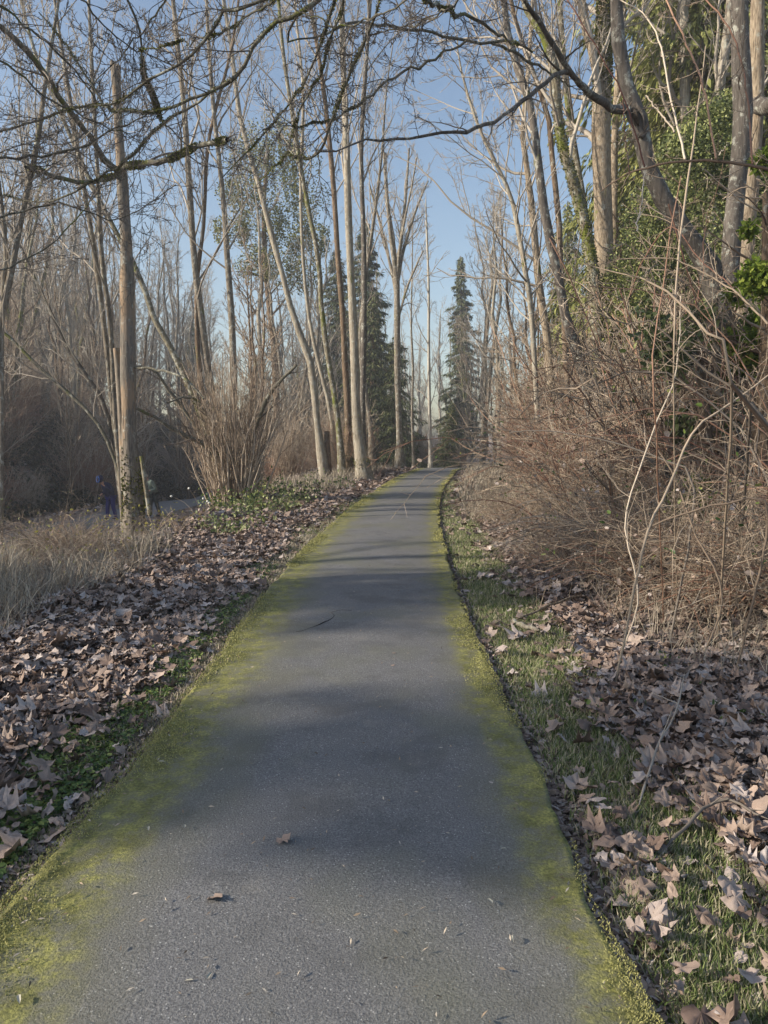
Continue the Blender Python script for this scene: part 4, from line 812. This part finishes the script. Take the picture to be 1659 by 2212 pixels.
# near hazel at the right: long arching canes of different colours, one thing
nh = thing('arching_shrub', 'near hazel with long red-brown and tan stems arching across the right side', 'shrub', (3.6, 4.0, h1(3.6, 4.0))); no = np.array(nh.location)
canes = [([(1800, 420, 12), (1659, 367, 10), (1565, 349, 9), (1474, 349, 8), (1401, 360, 7), (1343, 382, 5), (1300, 412, 3)], 3.6, 'brown'), ([(1394, 360, 5), (1346, 207, 4.5), (1281, 91, 4), (1226, 0, 4), (1200, -50, 3)], 3.6, 'red'),
         ([(1546, 345, 6), (1521, 189, 6), (1485, 102, 6), (1441, 0, 5.5), (1420, -60, 5)], 3.6, 'red'), ([(1623, 355, 6), (1616, 218, 5.5), (1601, 135, 5.5), (1576, 62, 5), (1525, 0, 5), (1490, -40, 4)], 3.6, 'red'),
         ([(1360, 375, 3.5), (1352, 300, 3.5), (1346, 215, 3)], 3.6, 'red'), ([(1374, 500, 4), (1385, 440, 4), (1392, 370, 3.5)], 3.6, 'tan'), ([(1580, 830, 9), (1543, 742, 9), (1510, 698, 8), (1456, 640, 8), (1400, 606, 6), (1340, 590, 4), (1260, 570, 3)], 4.2, 'brown'),
         ([(1455, 800, 5), (1465, 560, 6), (1475, 470, 7), (1492, 350, 6), (1512, 200, 4), (1525, 100, 3)], 4.6, 'brown'), ([(1480, 345, 7), (1465, 280, 6), (1440, 170, 5.5), (1425, 90, 5), (1390, 30, 4), (1340, 0, 3)], 5, 'tan'), ([(1460, 285, 5), (1430, 250, 5), (1395, 206, 3)], 4.9, 'tan'),
         ([(1415, 870, 5), (1412, 740, 5), (1430, 640, 4.5), (1445, 520, 4), (1470, 380, 3.5)], 4.6, 'red'), ([(1530, 1000, 9), (1450, 1150, 8), (1400, 1010, 6), (1520, 940, 5)][:0] or [(1390, 1180, 8), (1440, 1060, 8), (1500, 930, 7), (1580, 870, 6), (1659, 810, 5)], 4.4, 'brown'),
         ([(1300, 855, 4), (1260, 842, 7), (1220, 838, 6), (1180, 845, 5), (1150, 870, 4), (1120, 900, 3)], 7, 'tan'), ([(1620, 870, 9), (1560, 830, 8), (1480, 760, 7), (1400, 690, 5), (1360, 700, 4)], 5, 'dark'), ([(1500, 1060, 7), (1420, 990, 6), (1300, 950, 5), (1180, 930, 4), (1100, 935, 3)], 5.5, 'dark'),
         ([(1360, 640, 4), (1390, 560, 4), (1450, 490, 4), (1510, 560, 4), (1560, 600, 4), (1600, 640, 3)][::-1], 5, 'red'), ([(1659, 1110, 8), (1560, 1090, 7), (1450, 1120, 6), (1380, 1150, 4)], 4.6, 'brown'), ([(1659, 700, 7), (1600, 640, 6), (1540, 600, 5), (1450, 560, 4), (1330, 560, 3)], 4.4, 'brown'),
         ([(1560, 1290, 6), (1500, 1150, 6), (1440, 1000, 5), (1330, 880, 4), (1240, 820, 3)], 5, 'brown'), ([(1380, 1290, 5), (1350, 1130, 5), (1400, 960, 5), (1460, 800, 4), (1470, 640, 3)], 5, 'tan')]
cc = {}
for pts, Y, m in canes:
    A = np.array([[*P(u, v, Y+.1*i), wd/2*Y/F] for i, (u, v, wd) in enumerate(pts)])
    if pts[0][1] > 780:
        g_ = A[0].copy(); g_[0] += (-.12 if pts[0][1] > 1000 else .7); g_[1] += (.1 if pts[0][1] > 1000 else 1.6); g_[2] = h1(g_[0], g_[1])-.1; A = np.vstack([g_, A])
    Cc = catmull(A, 22); Cc[:, :3] += .0025*rng.normal(size=(22, 3)); Cc[:, 3] *= .72
    T = Tubes(); T.add(Cc[:, :3], np.maximum(Cc[:, 3], .0015), 7); T.make('cane', TW[m], nh, no); cc.setdefault('tan' if m == 'tan' else 'brown', []).append((Cc[:, :3], Cc[:, 3]))
# root canes so the arching stems grow from the ground
for (bx, by), tgt in [((3.5, 4.0), canes[0]), ((3.3, 4.6), canes[6]), ((3.4, 5), canes[13]), ((3.2, 5.2), canes[16])]:
    e = P(tgt[0][0][0], tgt[0][0][1], tgt[1]); T = Tubes(); A = catmull([[bx, by, h1(bx, by)-.1, .02], [(bx+e[0])/2+.15, (by+e[1])/2, (h1(bx, by)+e[2])/2, .016], [*e, tgt[0][0][2]/2*tgt[1]/F]], 12); T.add(A[:, :3], A[:, 3], 7); T.make('cane', TW[tgt[2]], nh, no)
for m, l in cc.items(): crown(l, 12, 3, 3, 0, (.08, 1), (55, 14), .2, .15, .0016, .5, 4, .12).make('twigs', TW[m], nh, no, False)
cat_ = [p_[0][i] for p_ in [cc['tan'][0]] for i in (8, 11, 14)]
# ivy-covered trees at the right
def leafy(name, label, cat, u, Y, blobs, n, size, mat, base=KITE, mtrunk='brown'):
    x = gx(u, Y); z = h1(x, Y); t = thing(name, label, cat, (x, Y, z)); org = np.array([x, Y, z])
    top = P(u, min(b[1] for b in blobs), Y)[2]
    T = Tubes(); A = catmull([[x, Y, z-.1, .12], [x+.1, Y, z+(top-z)*.5, .09], [x, Y, top-.3, .03]], 10); T.add(A[:, :3], A[:, 3], 8); T.make('trunk', BK[mtrunk], t, org)
    T = Tubes(); c, r = spawn(A[None, :, :3], A[None, :, 3], 26, 6, (.05, 1), (65, 12), .35, .4, .2, .1, .006); T.add(c, r, 4); c2, r2 = spawn(c, r, 5, 4, (.3, 1), (45, 10), .5, .6, .1, .1, .005); T.add(c2, r2, 3); T.make('branches', TW['brown'], t, org, False)
    out = []
    tot = sum(b[2]**2 for b in blobs)
    for uu, vv, rp in blobs:
        c = P(uu, vv, Y+rng.normal()*.4); r = rp/F*Y; m = int(n*rp**2/tot); dv = rng.normal(size=(m, 3)); dv /= np.linalg.norm(dv, axis=1, keepdims=True)
        q_ = c+dv*r*(rng.random((m, 1))**.45); q_ = q_[fbm(q_[:, 0]*4, q_[:, 2]*4+q_[:, 1]*3) > -.3]; q_ = q_[q_[:, 2] > z+.1]; out.append(q_)
    scatter_leaves('foliage', np.vstack(out), size, mat, t, base, origin=org); return t
leafy('ivy_clad_tree', 'dark glossy ivy mass behind the bowed trunk', 'ivy', 1450, 15, [(1420, 470, 80), (1500, 420, 80), (1380, 560, 70), (1460, 580, 90), (1540, 520, 80), (1400, 660, 80), (1490, 690, 90), (1560, 640, 80), (1440, 780, 90), (1540, 780, 90), (1390, 860, 70), (1500, 880, 90), (1440, 980, 80), (1550, 960, 90)], 46000, .062, IVY)
leafy('ivy_clad_tree', 'ivy-covered trunk beyond the right picture edge trunks', 'ivy', 1590, 14, [(1540, 260, 60), (1560, 360, 70), (1620, 420, 70), (1640, 520, 80), (1650, 640, 80), (1560, 250, 50), (1630, 760, 80), (1480, 330, 60)], 22000, .062, IVY)
leafy('holly_bush', 'small green broadleaf evergreen low in the right thicket', 'holly', 1500, 8.5, [(1440, 760, 50), (1480, 800, 50), (1400, 720, 40), (1520, 700, 50), (1560, 900, 50), (1470, 930, 50), (1400, 690, 40)], 1500, .09, IVY, OVAL)
leafy('cedar_sapling', 'bright yellow-green cedar sapling at the right edge above the thicket', 'cedar', 1625, 8, [(1640, 600, 40), (1600, 640, 35), (1650, 690, 50), (1610, 740, 45), (1655, 780, 45), (1590, 800, 35), (1625, 500, 26), (1650, 350, 26)], 7000, .07, BRIGHT)
leafy('cedar_sapling', 'small bright cedar seedling low in the right brambles', 'cedar', 1500, 8, [(1480, 1090, 45), (1530, 1110, 45), (1500, 1060, 35), (1560, 1120, 30)], 2500, .055, BRIGHT)
leafy('cedar_sapling', 'sunlit small evergreen left of the ivy mass above the thicket', 'cedar', 1360, 17, [(1350, 700, 60), (1370, 780, 60), (1340, 620, 50), (1380, 660, 55)], 7000, .08, CEDAR)

# ------------------------------------------------------------------ low vegetation at left
n_ = 44000
def fl(y, u): return -4.6+1.3*np.sin(y*.9)*.3-4.5*u**1.2+.9
yy = rng.uniform(5.2, 15, n_); X = -2.55-.02*yy-2.6*rng.random(n_)**.8; k = (yy < 12.5-1.5*(X > -3.9)) & (fbm(X*1.3, yy*1.1) > -.15) & (rng.random(n_) < np.where(yy > 10, .22, .75)*np.clip((-2.4-X)/.8, .1, 1)) & frame_ok(X, yy); X, yy = X[k], yy[k]
tag(blades('dry_grass', np.stack([X, yy, H(X, yy)], -1), rng.uniform(.15, .6, len(X))*np.where(yy > 10, .6, 1.15), .004*(1+yy*.12), TW['straw'], lean=.6, bend=.9), kind='stuff')
yy = rng.uniform(14, 34, 9000); X = np.where((rng.random(9000) < .5) & (yy > 20), xl(yy)-1.0-2*rng.random(9000), xr(yy)+.5+2*rng.random(9000)); 
tag(blades('dry_grass', np.stack([X, yy, H(X, yy)], -1), rng.uniform(.15, .6, 9000), .014, TW['straw'], lean=.45, bend=.6), kind='stuff')
yy = rng.uniform(4.5, 13, 9000); X = xr(yy)+1.2+4*rng.random(9000)
tag(blades('dry_grass', np.stack([X, yy, H(X, yy)], -1), rng.uniform(.1, .5, 9000), .005, TW['straw'], lean=.7, bend=.7), kind='stuff')
def leaf_plant(name, label, cat, u, v, Y, rad, h, n, size, mat, group=None):
    x = gx(u, Y); z = h1(x, Y); label = (where(label, x, Y) or label+' past the picture edge') if group else label; t = thing(name, label, cat, (x, Y, z), group); ns = 14
    T = Tubes(); a = rng.uniform(0, 6.28, ns); L = h*rng.uniform(.5, 1.1, ns)
    C = np.stack([np.zeros((ns, 3)), np.stack([np.cos(a)*rad*.4, np.sin(a)*rad*.4, L*.6], -1), np.stack([np.cos(a)*rad, np.sin(a)*rad, L], -1)], 1); T.add(C, np.array([[.004, .003, .002]]*ns), 3)
    c, r = spawn(C, np.full((ns, 3), .003), 3, 3, (.3, 1), (45, 10), .4, .7, .1, .1, .002); T.add(c, r, 3); T.make('stems', TW['brown'], t)
    m = rng.integers(0, len(c), n); q_ = c[m, 2]+rng.normal(0, .05+rad*.12, (n, 3)); q_[:, 2] = np.abs(q_[:, 2]); scatter_leaves('leaves', q_, size*rng.uniform(.6, 1.2, n), mat, t, OVAL)
    return t
for i, (u, Y) in enumerate([(60, 9.5), (110, 10.5), (165, 11), (215, 11.5), (270, 12), (330, 12), (40, 8.5), (380, 12.5), (230, 9.5)]):
    leaf_plant('snowberry_plant', 'yellowing small-leaved plant', 'plant', u, 0, Y, .4, .42, 34, .05, YELLOWL, 'yellowing plants on the left bank')
for i_, (u, Y, lab) in enumerate([(512, 16.6, 'pale green bramble leaves in front of the hazel clump, left side'), (600, 17, 'sunlit green ground cover right of the hazel clump'), (660, 18.5, 'sunlit green ground cover by the foot of the leaning pale trunk'), (560, 15.2, 'dark green fern patch in front of the hazel clump'), (575, 19, 'green leaves half hidden at the right foot of the hazel clump'), (520, 13.0, 'green leafy clump between the fern patch and the bank edge'), (715, 22, 'small green clump at the base of the path-side trees')]):
    leaf_plant('ground_ivy', lab, 'plant', u, 0, Y, .7, .16, 380, .075, (GREENL, PALEG)[i_ % 2])
for i in range(9):
    y = rng.uniform(2.3, 5); x = float(xr(y))+rng.uniform(.45, .75+.22*y-.3)
    leaf_plant('green_seedling', 'green seedling in the leaves', 'plant', CX+F*x/y, 0, y, .06, .06, 16, .035, GREENL, 'seedlings in the leaves at right')
# clover-like low cover, left verge
nn = 42000; yy = ylog(nn, 1.6, 9); X = xl(yy)-.15-1.3*rng.random(nn); k = ((xl(yy)-X) < .35+.45*fbm(X*.9+3, yy*1.1)+.3*(yy < 4.5)+.25*rng.random(nn)) & frame_ok(X, yy); X, yy = X[k], yy[k]
CLOV = leafm('clover', [(0, (.05, .09, .03)), (.5, (.12, .19, .05)), (1, (.27, .32, .09))], .5, .3, .2, False)
o = scatter_leaves('ground_cover', np.stack([X, yy, H(X, yy)+.02+.02*rng.random(len(X))], -1), rng.uniform(.018, .035, len(X)), CLOV, base=OVAL, flat=True); tag(o, kind='stuff')
grass('verge_grass', 26000, lambda y, u: xl(y)-.03-.75*u**1.2, 3.2, 14, (.03, .08), mat=TW['straw'], lean=.8, keep=lambda x, y: fbm(x*1.2+6, y*1.0+2) > .0)
# litter crumbs on hill and under brush: far leaves as small flecks
nn = 30000; yy = rng.uniform(14, 60, nn); X = rng.uniform(-.6, .35, nn)*yy; k = ((X < xl(yy)-.3) | (X > xr(yy)+.3)) & (np.abs(X-lpx(yy)) > 1.9); X, yy = X[k], yy[k]
tag(scatter_leaves('leaf_litter', np.stack([X, yy, H(X, yy)+.03], -1), .2, LITTER, flat=True), kind='stuff')
# undergrowth: evergreen ivy on the dark slope beyond the lower path
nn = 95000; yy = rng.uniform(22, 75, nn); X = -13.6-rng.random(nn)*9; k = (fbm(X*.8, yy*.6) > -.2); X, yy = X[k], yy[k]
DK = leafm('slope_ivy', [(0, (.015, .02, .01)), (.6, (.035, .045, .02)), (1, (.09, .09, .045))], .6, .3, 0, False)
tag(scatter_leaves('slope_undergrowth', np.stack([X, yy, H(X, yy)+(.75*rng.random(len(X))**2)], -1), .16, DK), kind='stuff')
# snowberries
bm = M('snowberry', .5, .4); bm.base((.75, .75, .70))
def ico(c, r):
    import bmesh
    b = bmesh.new(); bmesh.ops.create_icosphere(b, subdivisions=1, radius=r)
    me = bpy.data.meshes.new('berry'); b.to_mesh(me); b.free(); me.materials.append(bm.m); return me
bme = ico(0, 1)
sbt = thing('snowberry_sprig', 'bare sprig with a few white berries in front of the lower path', 'plant', (gx(440, 13), 13, h1(gx(440, 13), 13))); sbo = np.array(sbt.location)
T = Tubes(); tips = []
for u, v in [(439, 1077), (448, 1083), (452, 1086), (370, 1072), (408, 1055), (335, 1040), (95, 1100), (150, 1120)][:5]:
    e = P(u, v, 13); A = catmull([list(sbo), list((sbo+e)/2+np.array([0, 0, .15])), list(e)], 8); T.add(A, np.linspace(.005, .002, 8), 3)
    o = link('berry', bme, sbt); o.location = e-sbo; o.scale = (.022,)*3
T.make('stems', TW['brown'], sbt, sbo)

# ------------------------------------------------------------------ people on the lower path
def flat(name, c, rough=.8): q = M(name, rough, .2); q.base(q.mix(.35, c, q.ramp(q.noise(14, 4), [(.3, tuple(x*.6 for x in c)), (.7, tuple(min(1, x*1.3) for x in c))]))); return q.m
SKIN = flat('skin', (.48, .27, .19), .6)
def skinned(name, verts, edges, radii, mat, parent, sub=2):
    me = bpy.data.meshes.new(name); me.from_pydata(verts, edges, []); me.materials.append(mat); o = link(name, me, parent)
    md = o.modifiers.new('skin', 'SKIN')
    for i, r in enumerate(radii): me.skin_vertices[0].data[i].radius = (r if hasattr(r, '__len__') else (r, r))
    me.skin_vertices[0].data[0].use_root = True; md.use_smooth_shade = True
    s_ = o.modifiers.new('sub', 'SUBSURF'); s_.levels = sub; s_.render_levels = sub; return o
def ball(name, c, r, mat, parent, sc=(1, 1, 1)):
    import bmesh
    b = bmesh.new(); bmesh.ops.create_uvsphere(b, u_segments=16, v_segments=10, radius=r)
    for v in b.verts: v.co = Vector((v.co.x*sc[0]+c[0], v.co.y*sc[1]+c[1], v.co.z*sc[2]+c[2]))
    me = bpy.data.meshes.new(name); b.to_mesh(me); b.free(); me.materials.append(mat)
    for p_ in me.polygons: p_.use_smooth = True
    return link(name, me, parent)
def person(loc, rz, label, jacket, trousers, hairc, hood, armL, armR, bend, step, s=1.0):
    t = thing('person', label, 'person', loc, None, rz); t.scale = (s, s, s)      # faces local -Y
    b = bend; hx = 0
    pel = (0, 0, .92); ch = (0, -.10*b*2, 1.32); nk = (0, -.2*b*2, 1.47); hd = (0, -.26*b*2-.02, 1.60); tp = (0, -.27*b*2, 1.70)
    # body: one continuous surface with hands and head
    V = [pel, (0, -.05*b, 1.12), ch, nk, hd, tp]; E = [(0, 1), (1, 2), (2, 3), (3, 4), (4, 5)]; Rr = [(.13, .10), (.12, .09), (.14, .10), .055, (.075, .09), (.06, .07)]
    legs = []
    for sx, st in ((-1, step), (1, -step)):
        i = len(V); V += [(sx*.09, 0, .88), (sx*.10, -st*.5-.03, .50), (sx*.10, -st+.02, .09), (sx*.105, -st-.12, .05)]; E += [(0, i), (i, i+1), (i+1, i+2), (i+2, i+3)]; Rr += [.085, .058, .042, .035]; legs.append(i)
    arms = []
    for sx, arm in ((-1, armL), (1, armR)):
        i = len(V); sh = (sx*.17, ch[1]-.03, 1.38); el, ha = arm; V += [sh, el, ha]; E += [(2, i), (i, i+1), (i+1, i+2)]; Rr += [.055, .042, .028]; arms.append((sh, el, ha))
        d = np.array(ha)-np.array(el); d /= np.linalg.norm(d); side = np.cross(d, [0, 0, 1]); side /= np.linalg.norm(side)+1e-6
        for f in range(4):
            j = len(V); base_ = np.array(ha)+d*.05+side*(f-1.5)*.021; V += [tuple(base_), tuple(base_+d*.045+np.array([0, 0, -.012])), tuple(base_+d*(.07-.008*abs(f-1))+np.array([0, 0, -.035]))]; E += [(i+2, j), (j, j+1), (j+1, j+2)]; Rr += [.010, .009, .007]
        j = len(V); tb = np.array(ha)+d*.02+side*.035; V += [tuple(tb), tuple(tb+d*.035+side*.015)]; E += [(i+2, j), (j, j+1)]; Rr += [.011, .009]
    body = skinned('body', V, E, Rr, SKIN, t, 1)
    for sx in (-1, 1):
        ball('eye', (sx*.03, hd[1]-.086, 1.615), .009, EYEM, t)
    T = Tubes(); T.add([[0, hd[1]-.082, 1.615], [0, hd[1]-.105, 1.585], [0, hd[1]-.09, 1.575]], [.008, .014, .008], 6); T.make('nose', SKIN, t)
    T = Tubes(); T.add([[-.025, hd[1]-.086, 1.545], [0, hd[1]-.092, 1.543], [.025, hd[1]-.086, 1.545]], [.004, .006, .004], 5); T.make('mouth', LIP, t)
    jk = [(0, 0, .84), (0, -.05*b, 1.10), (0, ch[1], 1.33), (0, nk[1], 1.45)]; je = [(0, 1), (1, 2), (2, 3)]; jr = [(.23, .18), (.21, .17), (.22, .165), (.09, .09)]
    for sh, el, ha in arms:
        i = len(jk); w_ = tuple(np.array(el)+(np.array(ha)-np.array(el))*.9); jk += [sh, el, w_]; je += [(2, i), (i, i+1), (i+1, i+2)]; jr += [.098, .08, .06]
    skinned('jacket', jk, je, jr, jacket, t)
    tk = [(0, 0, .93)]; te = []; tr = [(.16, .13)]
    for i in legs: a_, b_, c_ = V[i], V[i+1], V[i+2]; j = len(tk); tk += [a_, b_, c_]; te += [(0, j), (j, j+1), (j+1, j+2)]; tr += [.11, .082, .07]
    skinned('trousers', tk, te, tr, trousers, t)
    for i in legs:
        c_ = V[i+2]; skinned('shoe', [(c_[0], c_[1]+.05, .05), (c_[0], c_[1]-.05, .055), (c_[0], c_[1]-.18, .04)], [(0, 1), (1, 2)], [.045, .05, .038], SHOE, t, 1)
    if hood:
        ball('hood', (0, hd[1]+.035, 1.625), .135, hairc, t, (.95, 1.0, 1.1)); T = Tubes(); a = np.linspace(0, 2*PI, 17); T.add(np.stack([.088*np.cos(a), np.full(17, hd[1]-.055), 1.60+.115*np.sin(a)], -1), np.full(17, .022), 6); T.make('hood_rim', hood, t)
    else:
        ball('hair', (0, hd[1]+.025, 1.635), .108, hairc, t, (.93, 1.02, .95)); 
        for sx in (-1, 1): ball('ear', (sx*.088, hd[1]+.005, 1.59), .022, SKIN, t, (.5, .9, 1.3))
    return t
EYEM = flat('eye_dark', (.03, .02, .02), .3); LIP = flat('lips', (.36, .14, .12)); SHOE = flat('shoe_black', (.02, .02, .022))
NAVY = flat('navy_coat', (.015, .02, .06)); BLUE = flat('blue_hood', (.05, .14, .42)); PURP = flat('indigo_trousers', (.035, .035, .16)); SAGE = flat('sage_jacket', (.14, .18, .15)); DKT = flat('dark_trousers', (.03, .04, .04)); HAIR = flat('grey_hair', (.42, .39, .34))
gA = P(241, 1122, 29.5); gB = P(334, 1109, 30.6)
person((gA[0], gA[1], h1(gA[0], gA[1])+.03), math.radians(-35), 'walker in navy coat with bright blue hood and indigo trousers on the lower path', NAVY, PURP, NAVY, BLUE, ((-.26, -.05, 1.10), (-.17, -.28, 1.02)), ((.26, -.12, 1.14), (.08, -.36, 1.38)), .9, .12, .99)
person((gB[0], gB[1], h1(gB[0], gB[1])+.03), math.radians(-48), 'grey-haired walker in sage green jacket right of the broken snag', SAGE, DKT, HAIR, None, ((-.27, -.03, 1.10), (-.16, -.27, 1.04)), ((.27, -.03, 1.10), (.16, -.27, 1.04)), .7, .16, 1.0)
for m_ in list(bpy.data.meshes):
    if m_.users == 0: bpy.data.meshes.remove(m_)
